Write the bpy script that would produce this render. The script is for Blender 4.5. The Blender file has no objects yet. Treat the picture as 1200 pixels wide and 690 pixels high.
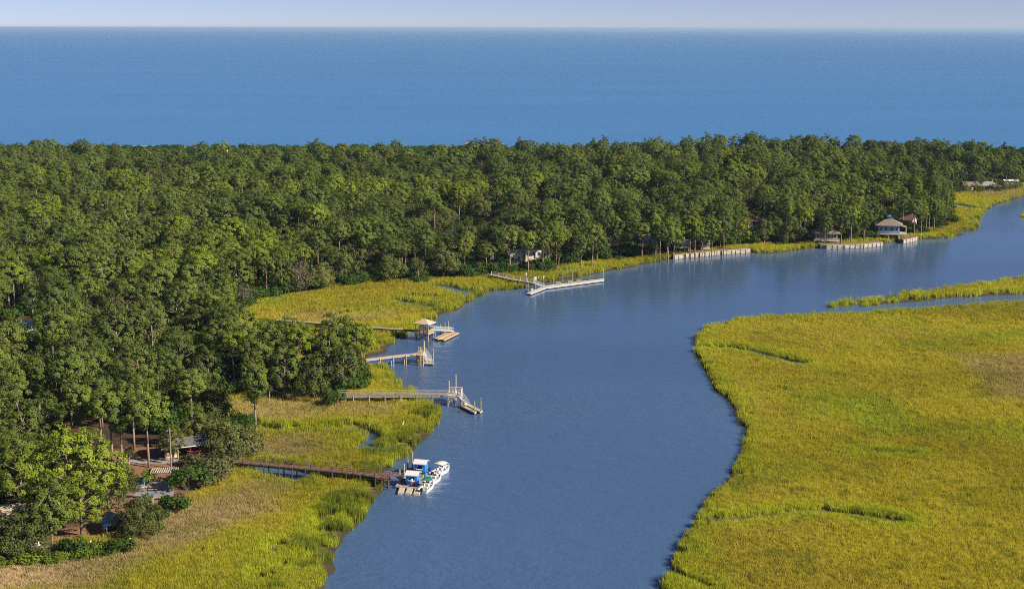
import bpy, bmesh, math, random
import numpy as np
from mathutils import Vector, Matrix
R = math.radians
scene = bpy.context.scene

# ------------------------------------------------------------------ camera, sky, sun
CAM_H, FPX, HORIZON = 90.0, 1649.0, 33.3
PITCH = math.atan((345 - HORIZON) / FPX)
cam_d = bpy.data.cameras.new('camera'); cam_d.sensor_width = 36; cam_d.sensor_fit = 'HORIZONTAL'
cam_d.lens = 36 * FPX / 1200; cam_d.clip_start = 1; cam_d.clip_end = 1500000
cam = bpy.data.objects.new('camera', cam_d); scene.collection.objects.link(cam)
cam.location = (0, 0, CAM_H); cam.rotation_euler = (math.pi/2 - PITCH, 0, 0)
cam.rotation_euler.rotate_axis('Z', R(0.11))
scene.camera = cam
SUN_EL, SUN_AZ = 30.0, 114.0        # azimuth clockwise from +Y: the sun stands to the right and a little behind
world = bpy.data.worlds.new('World'); scene.world = world; world.use_nodes = True
wn = world.node_tree.nodes; wl = world.node_tree.links
sky = wn.new('ShaderNodeTexSky'); sky.sky_type = 'NISHITA'; sky.sun_disc = False
sky.sun_elevation = R(SUN_EL); sky.sun_rotation = R(SUN_AZ)
sky.altitude = 5000; sky.air_density = 0.95; sky.dust_density = 2.0; sky.ozone_density = 2.2
wn['Background'].inputs['Strength'].default_value = 0.062
tone = wn.new('ShaderNodeMix'); tone.data_type = 'RGBA'; tone.blend_type = 'MULTIPLY'; tone.inputs[0].default_value = 1; tone.inputs[7].default_value = (.80, .74, .92, 1)
wl.new(sky.outputs[0], tone.inputs[6]); wl.new(tone.outputs[2], wn['Background'].inputs['Color'])
sd = bpy.data.lights.new('sun', 'SUN'); sd.energy = 4.9; sd.angle = R(0.5); sd.color = (1.0, 0.89, 0.72)
sun = bpy.data.objects.new('sun', sd); scene.collection.objects.link(sun)
sun_dir = Vector((math.sin(R(SUN_AZ))*math.cos(R(SUN_EL)), math.cos(R(SUN_AZ))*math.cos(R(SUN_EL)), math.sin(R(SUN_EL))))
sun.rotation_euler = sun_dir.to_track_quat('Z', 'Y').to_euler(); sun.location = (300, -100, 300)
scene.view_settings.view_transform = 'Standard'; scene.view_settings.look = 'None'
scene.view_settings.exposure = 0.78; scene.view_settings.gamma = 1.0
scene.view_settings.use_curve_mapping = False
scene.render.engine = 'CYCLES'
cy = scene.cycles
cy.max_bounces = 6; cy.diffuse_bounces = 3; cy.glossy_bounces = 2; cy.transmission_bounces = 2
cy.transparent_max_bounces = 4; cy.volume_bounces = 0; cy.use_denoising = False; cy.filter_width = 1.0
cy.caustics_reflective = False; cy.caustics_refractive = False; cy.sample_clamp_indirect = 3

# ------------------------------------------------------------------ survey: points of the photo laid on the ground
def P(px, py, z=0.0):
    x = (px - 600) / FPX; y = (345 - py) / FPX
    c, s = math.cos(PITCH), math.sin(PITCH)
    d = Vector((x, c + y*s, -s + y*c))
    t = (z - CAM_H) / d.z
    return Vector((d.x*t, d.y*t, z))
def PL(pts, z=0.0): return [P(a, b, z) for a, b in pts]
def to_px(x, y, z):
    c, s = math.cos(PITCH), math.sin(PITCH)
    dz = z - CAM_H
    f = y*c - dz*s; u = y*s + dz*c
    return 600 + FPX*x/f, 345 - FPX*u/f
def XY(pts): return np.array([(p.x, p.y) for p in PL(pts)])

def inside(poly, x, y):
    r = np.zeros(x.shape, bool); n = len(poly)
    for i in range(n):
        x0, y0 = poly[i]; x1, y1 = poly[(i+1) % n]
        if y0 == y1: continue
        c = ((y0 > y) != (y1 > y)) & (x < (x1-x0)*(y-y0)/(y1-y0) + x0)
        r ^= c
    return r
def dist_line(pts, x, y, closed=False):
    d = np.full(x.shape, 1e18); n = len(pts)
    for i in range(n if closed else n-1):
        ax, ay = pts[i]; bx, by = pts[(i+1) % n]
        vx, vy = bx-ax, by-ay; L = vx*vx+vy*vy+1e-12
        t = np.clip(((x-ax)*vx+(y-ay)*vy)/L, 0, 1)
        d = np.minimum(d, (x-ax-t*vx)**2+(y-ay-t*vy)**2)
    return np.sqrt(d)
def sdf(poly, x, y):
    d = dist_line(poly, x, y, True)
    return np.where(inside(poly, x, y), d, -d)
_lat = np.random.RandomState(5).rand(256, 256)
def vnoise(x, y, s):
    x = np.asarray(x)/s+1000; y = np.asarray(y)/s+1000
    ix = np.floor(x).astype(int); iy = np.floor(y).astype(int); fx = x-ix; fy = y-iy
    fx = fx*fx*(3-2*fx); fy = fy*fy*(3-2*fy)
    g = lambda a, b: _lat[a % 256, b % 256]
    return (g(ix,iy)*(1-fx)+g(ix+1,iy)*fx)*(1-fy)+(g(ix,iy+1)*(1-fx)+g(ix+1,iy+1)*fx)*fy
def fbm(x, y, s):
    return (vnoise(x,y,s)+.5*vnoise(x+31,y+7,s/2.1)+.25*vnoise(x+3,y+77,s/4.3))/1.75
def sstep(a, b, v):
    t = np.clip((v-a)/(b-a), 0, 1); return t*t*(3-2*t)

SHORE = [(330,775),(378,690),(391,662),(406,641),(415,623),(424,602),(442,583),(453,568),(455,544),(479,529),(500,510),
 (517,487),(512,476),(498,470),(489,461),(475,453),(463,443),(461,437),(453,432),(439,429),(427,425),(428,419),(440,416),(456,414),
 (457,405),(465,397),(477,392),(497,384),(512,371),(541,360),(559,349),(575,341),(600,340),(617,337),(640,331),(665,327),(692,322),(712,317),
 (750,311),(790,302),(835,297),(879,293),(880,296),(907,296.5),(940,292),(960,289),(968,287),(1000,285.5),(1034,284),(1057,282),(1075,279),(1084,279.5),(1109,278),
 (1131,274),(1118,270.5),(1144,269.5),(1149,257),(1157,245),(1170,238),(1185,233),(1200,229),(1290,208),(1420,196)]
LAND = XY(SHORE + [(1420,181),(1200,176),(1000,174.5),(600,173.6),(400,173),(0,172),(-260,171),(-260,300),(-260,500),(-260,775)])
EAST = XY([(735,775),(765,690),(779,655),(804,626),(814,608),(829,586),(856,562),(870,532),(873,503),(862,482),(856,468),(838,456),(829,434),(814,409),(814,396),
 (829,385),(868,375),(902,371),(966,369.5),(1045,365),(1159,356),(1200,353.5),(1420,344),(1420,775)])
STRIP = XY([(966,358.5),(985,355),(1020,350),(1080,342),(1150,333),(1200,326),(1420,304),(1420,327),(1200,343),(1120,347.5),(1060,353.5),(1000,359.5),(970,360.5)])
NIB = XY([(1194,250),(1200,246),(1300,236),(1300,262),(1198,254)])
UPLAND = XY([(-260,672),(0,660),(60,654),(110,644),(150,630),(180,607),(225,599),(262,572),(285,548),(318,530),(312,508),(262,496),(230,490),(212,470),
 (300,468),(395,473),(426,459),(434,440),(426,432),(395,438),(350,438),(312,430),(288,416),(272,398),(268,378),(292,362),(314,353),(369,347),(405,339),(447,334),(515,331),(559,327),(575,326),(597,324),(625,321),
 (658,316),(688,310),(717,308),(750,306),(790,301),(835,296),(879,289),(940,287),(965,286),(1035,282),(1076,277),(1090,272),(1113,263),(1112,240),(1105,226),(1135,221),(1187,220),(1200,217),(1330,202),(1420,196),
 (1420,184),(1200,179),(1000,178),(600,177),(0,175.5),(-260,174.5)])
WOOD_END = [(-260,199),(0,199),(250,200),(480,199),(560,202),(640,199),(700,196),(800,195),(950,194),(1080,195.5),(1150,199),(1200,200),(1420,198)]
CREEKS = [([(300,505),(330,507),(385,505),(420,506),(438,511),(436,519),(424,525),(452,528),(468,525)],1.65),
 ([(308,551),(330,556),(352,560)],3.2), ([(324,645),(318,650)],1.4), ([(305,678),(304,684)],1.0), ([(339,664),(336,670)],.8), ([(363,648),(358,654)],1.5),
 ([(380,625),(377,630)],1.3), ([(397,596),(393,600)],1.2), ([(377,609),(374,613)],1.2),
 ([(816,408),(860,409),(890,415),(938,427)],2.0), ([(808,612),(850,611),(900,606),(960,600),(1010,605),(1055,613)],1.9), ([(962,601),(1000,606),(1050,614)],1.4),
 ([(795,648),(820,651)],1.2), ([(779,668),(800,676),(832,690)],1.4), ([(770,690),(800,710)],1.1), ([(516,337),(541,343),(548,346)],3.2), ([(478,350),(510,351)],2.0), ([(468,355),(504,362)],2.6), ([(400,372),(440,366)],.8),
 ([(1114,239.5),(1123,241)],5.0), ([(1134,243),(1142,244.5)],4.5), ([(1130,257),(1148,259)],2.0), ([(640,322),(668,318),(690,314)],2.4), ([(560,338),(590,336)],1.0),
 ([(985,359),(1010,357)],.9), ([(1000,366),(1040,371)],.8), ([(1000,352),(1060,350)],1.0), ([(1010,533),(1075,533)],1.0)]
MUDDY = [(XY(c), w*.8) for c, w in CREEKS if (c[0][0] < 420 and c[0][1] > 585) or (c[0][0] > 755 and c[0][1] > 500)]
CREEKS = [(XY(c), w) for c, w in CREEKS if not ((c[0][0] < 420 and c[0][1] > 585) or (c[0][0] > 755 and c[0][1] > 500))]
DRY = [(XY([(120,650),(175,615),(225,607),(262,580),(290,552),(352,562),(330,583),(262,618),(200,650),(110,690),(-260,720),(-260,672),(0,662),(60,656)]), 1.0),
 (XY([(235,474),(400,475),(455,478),(435,487),(330,500),(262,492)]), .75), (XY([(312,512),(383,510),(392,530),(360,545),(290,542),(285,548),(318,530)]), 1.0),
 (XY([(340,372),(440,366),(470,372),(430,380),(350,382)]), .6), (XY([(1130,420),(1420,410),(1420,475),(1160,470)]), .8), (XY([(1145,227),(1200,222),(1200,229),(1160,232)]), .8)]
TAN = XY([(-260,676),(0,664),(60,657),(112,652),(60,684),(-260,760)])
PARK = XY([(118,541),(150,534),(240,530),(246,545),(226,566),(205,592),(150,628),(118,640),(60,641),(8,640),(8,632),(100,628),(112,600),(135,575),(140,560)])

# ------------------------------------------------------------------ mesh helpers
def link(o, parent=None):
    scene.collection.objects.link(o)
    if parent is not None: o.parent = parent
    return o
def tag(o, label=None, cat=None, group=None, kind=None):
    if label: o['label'] = label
    if cat: o['category'] = cat
    if group: o['group'] = group
    if kind: o['kind'] = kind
    return o
def thing(name, loc, label, cat, rz=0.0, group=None):
    o = bpy.data.objects.new(name, None); o.empty_display_size = .2
    o.location = loc; o.rotation_euler = (0, 0, rz); link(o)
    return tag(o, label, cat, group)
def np_mesh(name, V, Q, mats, mi=None, smooth=False):
    """V (n,3), Q (m,4) quads"""
    me = bpy.data.meshes.new(name)
    V = np.asarray(V, np.float32); Q = np.asarray(Q, np.int32); m, k = Q.shape
    me.vertices.add(len(V)); me.vertices.foreach_set('co', V.ravel())
    me.loops.add(m*k); me.loops.foreach_set('vertex_index', Q.ravel())
    me.polygons.add(m); me.polygons.foreach_set('loop_start', np.arange(0, m*k, k, dtype=np.int32))
    for a in (mats if isinstance(mats, (list, tuple)) else [mats]): me.materials.append(a)
    if mi is not None: me.polygons.foreach_set('material_index', np.asarray(mi, np.int32))
    if smooth: me.polygons.foreach_set('use_smooth', np.ones(m, bool))
    me.update(calc_edges=True); me.validate()
    return me
class MB:
    def __init__(s): s.v = []; s.f = []; s.m = []
    def add(s, vs, fs, mi=0):
        b = len(s.v); s.v += [tuple(v) for v in vs]; s.f += [tuple(b+i for i in f) for f in fs]; s.m += [mi]*len(fs); return s
    def box(s, c, size, rz=0, mi=0, M=None):
        a, b, h = size[0]/2, size[1]/2, size[2]/2
        vs = [Vector((x, y, z)) for z in (-h, h) for x, y in ((-a,-b),(a,-b),(a,b),(-a,b))]
        rot = M if M is not None else Matrix.Rotation(rz, 3, 'Z')
        vs = [rot @ v + Vector(c) for v in vs]
        return s.add(vs, [(3,2,1,0),(4,5,6,7),(0,1,5,4),(1,2,6,5),(2,3,7,6),(3,0,4,7)], mi)
    def bar(s, p, q, w, h, mi=0):
        p, q = Vector(p), Vector(q); d = q-p; L = d.length
        x = d/L; y = Vector((0,0,1)).cross(x)
        if y.length < 1e-4: y = Vector((0,1,0))
        y.normalize(); z = x.cross(y)
        M = Matrix((x, y, z)).transposed()
        return s.box((p+q)/2, (L, w, h), mi=mi, M=M)
    def cyl(s, p, q, r, r2=None, n=8, mi=0):
        p, q = Vector(p), Vector(q); r2 = r if r2 is None else r2
        x = (q-p).normalized(); y = x.orthogonal().normalized(); z = x.cross(y)
        vs = []
        for c, rr in ((p, r), (q, r2)):
            for i in range(n):
                a = 2*math.pi*i/n; vs.append(c + y*math.cos(a)*rr + z*math.sin(a)*rr)
        fs = [(i, (i+1) % n, n+(i+1) % n, n+i) for i in range(n)] + [tuple(range(n-1,-1,-1)), tuple(range(n, 2*n))]
        return s.add(vs, fs, mi)
    def tube(s, pts, rs, n=7, mi=0):
        for i in range(len(pts)-1): s.cyl(pts[i], pts[i+1], rs[i], rs[i+1], n, mi)
        return s
    def prism(s, poly, z0, z1, mi=0):
        n = len(poly)
        a = sum(poly[i][0]*poly[(i+1)%n][1]-poly[(i+1)%n][0]*poly[i][1] for i in range(n))
        if a < 0: poly = poly[::-1]
        vs = [(p[0], p[1], z0) for p in poly] + [(p[0], p[1], z1) for p in poly]
        return s.add(vs, [tuple(range(n-1,-1,-1)), tuple(range(n, 2*n))] + [(i, (i+1)%n, n+(i+1)%n, n+i) for i in range(n)], mi)
    def mesh(s, name, mats, off=(0,0,0), smooth=False):
        me = bpy.data.meshes.new(name); o = Vector(off)
        me.from_pydata([tuple(Vector(v)-o) for v in s.v], [], s.f)
        for a in (mats if isinstance(mats, (list, tuple)) else [mats]): me.materials.append(a)
        me.polygons.foreach_set('material_index', s.m)
        if smooth: me.polygons.foreach_set('use_smooth', [True]*len(s.f))
        me.update(); return me
    def build(s, name, mats, parent=None, off=(0,0,0), smooth=False):
        return link(bpy.data.objects.new(name, s.mesh(name, mats, off, smooth)), parent)

# ------------------------------------------------------------------ materials
def new_mat(name):
    m = bpy.data.materials.new(name); m.use_nodes = True
    nt = m.node_tree; nt.nodes.clear()
    out = nt.nodes.new('ShaderNodeOutputMaterial')
    return m, nt, out
def mixc(nt, a, b, f, mode='MIX'):
    n = nt.nodes.new('ShaderNodeMix'); n.data_type = 'RGBA'; n.blend_type = mode
    for sock, v in ((n.inputs[6], a), (n.inputs[7], b), (n.inputs[0], f)):
        if hasattr(v, 'links'): nt.links.new(v, sock)
        elif isinstance(v, (int, float)): sock.default_value = v
        else: sock.default_value = (*v, 1)
    return n.outputs[2]
def maprange(nt, v, a, b, c, d):
    n = nt.nodes.new('ShaderNodeMapRange'); nt.links.new(v, n.inputs[0])
    for i, x in enumerate((a, b, c, d)): n.inputs[i+1].default_value = x
    return n.outputs[0]
def noise(nt, scale, detail=3, rough=.55, coord='pos', vec=None):
    n = nt.nodes.new('ShaderNodeTexNoise'); n.inputs['Scale'].default_value = scale
    n.inputs['Detail'].default_value = detail; n.inputs['Roughness'].default_value = rough
    if vec is None:
        if coord == 'pos': vec = nt.nodes.new('ShaderNodeNewGeometry').outputs['Position']
        else: vec = nt.nodes.new('ShaderNodeTexCoord').outputs['Object']
    nt.links.new(vec, n.inputs['Vector'])
    return n.outputs['Fac']
def plain(name, col, rough=.7, var=.25, scale=1.2, metal=0, spec=.3, bump=0):
    m, nt, out = new_mat(name)
    b = nt.nodes.new('ShaderNodeBsdfPrincipled'); b.inputs['Roughness'].default_value = rough
    b.inputs['Metallic'].default_value = metal; b.inputs['Specular IOR Level'].default_value = spec
    dark = tuple(c*(1-var) for c in col); lite = tuple(min(1, c*(1+var*.7)) for c in col)
    f = maprange(nt, noise(nt, scale, 5), .3, .7, 0, 1)
    nt.links.new(mixc(nt, dark, lite, f), b.inputs['Base Color'])
    nt.links.new(b.outputs[0], out.inputs[0]); return m
def leafy(name, col, trans=.28, var=.20, attr=None, hue=(1.04,1.02,.90)):
    m, nt, out = new_mat(name)
    oi = nt.nodes.new('ShaderNodeObjectInfo')
    if attr:
        a = nt.nodes.new('ShaderNodeAttribute'); a.attribute_type = 'INSTANCER'; a.attribute_name = attr
        base = a.outputs['Color']
    else:
        dark = tuple(c*(1-var) for c in col); lite = tuple(c*(1+var)*h for c, h in zip(col, hue))
        base = mixc(nt, dark, lite, oi.outputs['Random'])
    n = maprange(nt, noise(nt, .9, 2), .3, .7, .72, 1.28)
    h = nt.nodes.new('ShaderNodeVectorMath'); h.operation = 'SCALE'
    nt.links.new(base, h.inputs[0]); nt.links.new(n, h.inputs['Scale'])
    d = nt.nodes.new('ShaderNodeBsdfDiffuse'); t = nt.nodes.new('ShaderNodeBsdfTranslucent')
    nt.links.new(h.outputs[0], d.inputs['Color'])
    tc = mixc(nt, h.outputs[0], (1.0, 1.0, .45), 1.0, 'MULTIPLY'); nt.links.new(tc, t.inputs['Color'])
    mx = nt.nodes.new('ShaderNodeMixShader'); mx.inputs[0].default_value = trans
    nt.links.new(d.outputs[0], mx.inputs[1]); nt.links.new(t.outputs[0], mx.inputs[2])
    nt.links.new(mx.outputs[0], out.inputs[0]); return m

M = {}
M['pine_mid'] = leafy('pine needles', (.145,.194,.043))
M['pine_bright'] = leafy('bright pine needles', (.195,.255,.034))
M['pine_dark'] = leafy('dark pine needles', (.116,.162,.041))
M['oak_leaf'] = leafy('oak leaves', (.152,.170,.058))
M['oak_dark'] = leafy('dark oak leaves', (.114,.140,.042))
M['shrub_leaf'] = leafy('shrub leaves', (.060,.105,.026))
M['shrub_lime'] = leafy('lime shrub leaves', (.14,.20,.025))
M['shrub_grey'] = leafy('grey shrub leaves', (.11,.115,.055))
M['palm_leaf'] = leafy('palm fronds', (.10,.12,.045))
M['moss'] = leafy('bare twigs', (.16,.13,.095), .1)
M['grass'] = leafy('cordgrass', (0,0,0), .45, attr='tint')
M['bark'] = plain('pine bark', (.25,.18,.14), .9, .4, 3)
M['oak_bark'] = plain('oak bark', (.16,.135,.115), .9, .4, 3)
M['palm_bark'] = plain('palm bark', (.34,.26,.20), .9, .3, 4)
M['wood_grey'] = plain('weathered grey timber', (.36,.32,.28), .85, .3, 2.5)
M['wood_pale'] = plain('pale sunbleached timber', (.52,.46,.38), .8, .25, 2.5)
M['wood_red'] = plain('red brown timber', (.19,.115,.085), .85, .35, 2)
M['wood_dark'] = plain('dark wet timber', (.075,.06,.05), .8, .4, 2)
M['wood_tan'] = plain('tan timber', (.50,.37,.22), .8, .25, 2)
M['pile'] = plain('greenish treated piling', (.30,.29,.20), .85, .35, 2)
M['white'] = plain('white paint', (.70,.69,.67), .5, .08, 2)
M['gel'] = plain('white gelcoat', (.72,.72,.71), .25, .04, 1, spec=.5)
M['alu'] = plain('pale aluminium', (.72,.73,.74), .45, .1, 2, .3)
M['blue'] = plain('bright blue paint', (.035,.22,.62), .5, .15, 2)
M['navy'] = plain('navy plastic', (.02,.06,.35), .5, .15, 2)
M['bluegrey'] = plain('blue grey siding', (.22,.33,.46), .6, .12, 2)
M['roof_tan'] = plain('tan shingle roof', (.24,.185,.145), .85, .25, 1.2)
M['roof_pale'] = plain('pale shingle roof', (.54,.43,.29), .8, .2, 1.2)
M['roof_brown'] = plain('red brown shingle roof', (.25,.14,.10), .85, .3, 1.2)
M['roof_grey'] = plain('grey roof', (.30,.29,.28), .8, .25, 1.2)
M['roof_dim'] = plain('dark grey shingle roof', (.13,.125,.12), .85, .25, 1.2)
M['roof_blue'] = plain('blue metal roof', (.10,.22,.42), .35, .2, 1.5, .2)
M['siding'] = plain('cream siding', (.60,.54,.44), .7, .12, 2)
M['siding_grey'] = plain('grey siding', (.36,.34,.31), .7, .15, 2)
M['siding_dim'] = plain('dim grey siding', (.20,.18,.16), .7, .15, 2)  # grey siding darkened in colour to stand for shade on a cottage
M['siding_brown'] = plain('brown siding', (.20,.12,.085), .75, .2, 2)
M['glass'] = plain('window glass', (.03,.04,.05), .08, .2, 1, spec=.6)
M['dark'] = plain('dark rubber', (.025,.025,.028), .5, .2, 2)
M['green'] = plain('green canvas', (.02,.19,.13), .75, .15, 2)
M['red'] = plain('red plastic', (.36,.04,.035), .45, .12, 2)
M['orange'] = plain('orange plastic', (.68,.20,.02), .45, .12, 2)
M['rust'] = plain('dull orange plastic', (.34,.13,.05), .5, .15, 2)
M['yellow'] = plain('yellow plastic', (.70,.48,.03), .5, .12, 2)
M['stone'] = plain('pinkish stone', (.40,.31,.27), .9, .3, 1.5)
M['gravel'] = plain('grey gravel', (.34,.32,.31), .95, .3, 1.6)
M['paver'] = plain('grey pavers', (.27,.26,.27), .9, .3, 2)
M['skin'] = plain('skin', (.48,.28,.20), .6, .05, 4)
M['hair'] = plain('dark hair', (.05,.03,.02), .6, .2, 9)
M['cloth_red'] = plain('red cloth', (.55,.04,.05), .9, .1, 5)
M['cloth_white'] = plain('white cloth', (.78,.77,.75), .9, .06, 5)
M['bulk'] = plain('pale bulkhead boards', (.42,.36,.27), .85, .3, 1.5)
M['feather'] = plain('white feathers', (.82,.81,.78), .8, .05, 8)

def water_mat(name, body, amp, scale, rough, streak, lee=None):
    m, nt, out = new_mat(name)
    geo = nt.nodes.new('ShaderNodeNewGeometry').outputs['Position']
    def stretched(sx, sy, rz=0):
        mp = nt.nodes.new('ShaderNodeMapping'); mp.inputs['Scale'].default_value = (sx, sy, 1); mp.inputs['Rotation'].default_value = (0,0,rz)
        nt.links.new(geo, mp.inputs[0]); return mp.outputs[0]
    n1 = noise(nt, scale, 4, .6, vec=stretched(1, 1.0, .3)); n2 = noise(nt, scale*.21, 3, .5, vec=stretched(1, 1.6, -.2))
    add = nt.nodes.new('ShaderNodeMath'); add.operation = 'MULTIPLY_ADD'; add.inputs[1].default_value = 2.6
    nt.links.new(n2, add.inputs[0]); nt.links.new(n1, add.inputs[2])
    wind = noise(nt, streak, 4, .55, vec=stretched(.35, 1, .35))
    st = maprange(nt, wind, .36, .64, amp*(.2 if lee else .75), amp*(1.8 if lee else 1.2))
    if lee:
        sp = nt.nodes.new('ShaderNodeSeparateXYZ'); nt.links.new(geo, sp.inputs[0]); lm = maprange(nt, sp.outputs[1], 330, 520, lee[0], lee[1])
        ml = nt.nodes.new('ShaderNodeMath'); ml.operation = 'MULTIPLY'; nt.links.new(st, ml.inputs[0]); nt.links.new(lm, ml.inputs[1]); st = ml.outputs[0]
    bp = nt.nodes.new('ShaderNodeBump'); bp.inputs['Distance'].default_value = 1.0
    nt.links.new(add.outputs[0], bp.inputs['Height']); nt.links.new(st, bp.inputs['Strength'])
    b = nt.nodes.new('ShaderNodeBsdfPrincipled'); b.inputs['IOR'].default_value = 1.33
    b.inputs['Roughness'].default_value = rough; b.inputs['Specular IOR Level'].default_value = .5
    lite = tuple(c*(1.06 if not lee else 1.15) for c in body); dk = tuple(c*(.96 if not lee else .90) for c in body)
    nt.links.new(mixc(nt, dk, lite, maprange(nt, noise(nt, streak*.5, 3, vec=stretched(.3,1,.2)), .35, .65, 0, 1)), b.inputs['Base Color'])
    nt.links.new(bp.outputs[0], b.inputs['Normal']); nt.links.new(b.outputs[0], out.inputs[0]); return m
M['creek'] = water_mat('creek water', (.058,.114,.222), .10, .9, .12, .012, (1.3, .45))
M['sea'] = water_mat('sea water', (.050,.195,.42), .22, .25, .32, .009)
# ------------------------------------------------------------------ terrain and water
STEP = 2.0
gx = np.arange(-620, 660, STEP); gy = np.arange(160, 1130, STEP)
GX, GY = np.meshgrid(gx, gy)
_n = ((fbm(GX, GY, 9)-.5)*4.2 + (fbm(GX+40, GY, 4.5)-.5)*np.where(GX < 60, 5.5, 3.6))*np.clip(GY/450, .55, 1.3) + (fbm(GX-90, GY+33, 13)-.5)*9*(GX < 30)*(GY < 345)
s_land = np.maximum.reduce([sdf(LAND,GX,GY), sdf(EAST,GX,GY), sdf(STRIP,GX,GY), sdf(NIB,GX,GY)]) + _n*.55
s_up = sdf(UPLAND, GX, GY) + _n*.6
d_creek = np.full(GX.shape, 1e3)
for c, w in CREEKS: d_creek = np.minimum(d_creek, dist_line(c, GX, GY) - w)
d_mud = np.full(GX.shape, 1e3)
for c, w in MUDDY: d_mud = np.minimum(d_mud, dist_line(c, GX, GY) - w)
d_creek += (fbm(GX, GY, 5)-.5)*2.4; d_mud += (fbm(GX, GY, 5)-.5)*2.4; d_gap = np.minimum(d_creek, d_mud)
s_park = sdf(PARK, GX, GY)
# the park ground is kept out of reach of the bank's roughness
Z = np.clip(s_land*.4, -1.8, .42) + np.where(s_land > 1, (fbm(GX, GY, 5)-.5)*.22, 0)
Z = np.where(s_land > 0, Z + .12*sstep(2, 30, s_land), Z)
cut = sstep(1.3, -.4, d_creek)*(s_land > 0)
Z = Z*(1-cut) + cut*np.minimum(Z, -.35); cut2 = sstep(1.3, -.4, d_mud)*(s_land > 0); Z = Z*(1-cut2) + cut2*np.minimum(Z, .05); cut = np.maximum(cut, cut2)
up = sstep(-1.0, 7, s_up)*(s_land > 0)
Z = Z*(1-up) + up*(1.45 + (fbm(GX, GY, 40)-.5)*.5*sstep(3,20,s_up))
pk = sstep(-6, -1, s_park)
Z = Z*(1-pk) + pk*1.5
beach = sstep(1025, 1040, GY)*(s_land > 0)
Z = Z*(1-beach) + beach*np.clip(s_land*.035, -.5, 1.6)
def grid(A, x, y):
    fx = np.clip((np.asarray(x)-gx[0])/STEP, 0, len(gx)-1.001); fy = np.clip((np.asarray(y)-gy[0])/STEP, 0, len(gy)-1.001)
    ix = fx.astype(int); iy = fy.astype(int); fx = fx-ix; fy = fy-iy
    return (A[iy,ix]*(1-fx)+A[iy,ix+1]*fx)*(1-fy)+(A[iy+1,ix]*(1-fx)+A[iy+1,ix+1]*fx)*fy
def gz(x, y): return float(grid(Z, x, y))
dry = np.zeros(GX.shape)
for poly, k in DRY: dry = np.maximum(dry, k*sstep(-6, 5, sdf(poly, GX, GY) + (fbm(GX,GY,14)-.5)*14))
tan = sstep(-3, 3, sdf(TAN, GX, GY) + (fbm(GX,GY,7)-.5)*5)
ny, nx = GX.shape
idx = np.arange(nx*ny).reshape(ny, nx)
Q = np.stack([idx[:-1,:-1], idx[:-1,1:], idx[1:,1:], idx[1:,:-1]], -1).reshape(-1, 4)
zq = Z.ravel()[Q].max(1); Q = Q[zq > -1.2]

m, nt, out = new_mat('ground')
at = nt.nodes.new('ShaderNodeAttribute'); at.attribute_name = 'zones'
sep = nt.nodes.new('ShaderNodeSeparateColor'); nt.links.new(at.outputs['Color'], sep.inputs[0])
nn = maprange(nt, noise(nt, .35, 5), .3, .7, 0, 1); n3 = maprange(nt, noise(nt, 1.6, 4), .3, .7, 0, 1)
mud = mixc(nt, (.036,.030,.022), (.075,.060,.042), n3)
marsh = mixc(nt, (.17,.155,.03), (.27,.235,.04), nn)
litter = mixc(nt, (.045,.032,.022), (.105,.065,.04), nn)
mulch = mixc(nt, (.20,.105,.062), (.30,.17,.105), n3)
sand = mixc(nt, (.46,.40,.31), (.58,.52,.42), nn)
c = mixc(nt, mud, marsh, sep.outputs[0]); c = mixc(nt, c, litter, sep.outputs[1]); c = mixc(nt, c, mulch, sep.outputs[2])
at2 = nt.nodes.new('ShaderNodeAttribute'); at2.attribute_name = 'zones_b'
sep2 = nt.nodes.new('ShaderNodeSeparateColor'); nt.links.new(at2.outputs['Color'], sep2.inputs[0])
c = mixc(nt, c, sand, sep2.outputs[0])
c = mixc(nt, c, mixc(nt, (.17,.13,.08), (.26,.205,.135), n3), sep2.outputs[1])
b = nt.nodes.new('ShaderNodeBsdfPrincipled'); b.inputs['Roughness'].default_value = .95; b.inputs['Specular IOR Level'].default_value = .1
nt.links.new(c, b.inputs['Base Color']); nt.links.new(b.outputs[0], out.inputs[0])
me = np_mesh('ground', np.stack([GX, GY, Z], -1).reshape(-1, 3), Q, m, smooth=True)
def vcol(me, name, r, g, b_):
    a = me.color_attributes.new(name, 'FLOAT_COLOR', 'POINT')
    a.data.foreach_set('color', np.stack([r, g, b_, np.ones_like(r)], -1).astype(np.float32).ravel())
vcol(me, 'zones', (sstep(1.2, 3.5, s_land)*(1-cut)).ravel(), up.ravel(), sstep(-2, 1, s_park).ravel())
vcol(me, 'zones_b', beach.ravel(), (np.maximum(dry, tan)*(s_land > 1)*(1-up)).ravel(), np.zeros(GX.size))
tag(link(bpy.data.objects.new('ground', me)), kind='structure')
mb = MB(); mb.add([(-900,-200,0),(1200,-200,0),(1200,985,0),(-900,985,0)], [(0,1,2,3)])
tag(mb.build('creek_water', M['creek']), kind='structure')
mb = MB(); S = 60000
mb.add([(-S*5,985,0),(S*5,985,0),(S*5,S*9,0),(-S*5,S*9,0)], [(0,1,2,3)])
mb.add([(-S,-200,0),(-900,-200,0),(-900,985,0),(-S,985,0)], [(0,1,2,3)]); mb.add([(1200,-200,0),(S,-200,0),(S,985,0),(1200,985,0)], [(0,1,2,3)])
tag(mb.build('sea', M['sea']), kind='structure')
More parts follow.
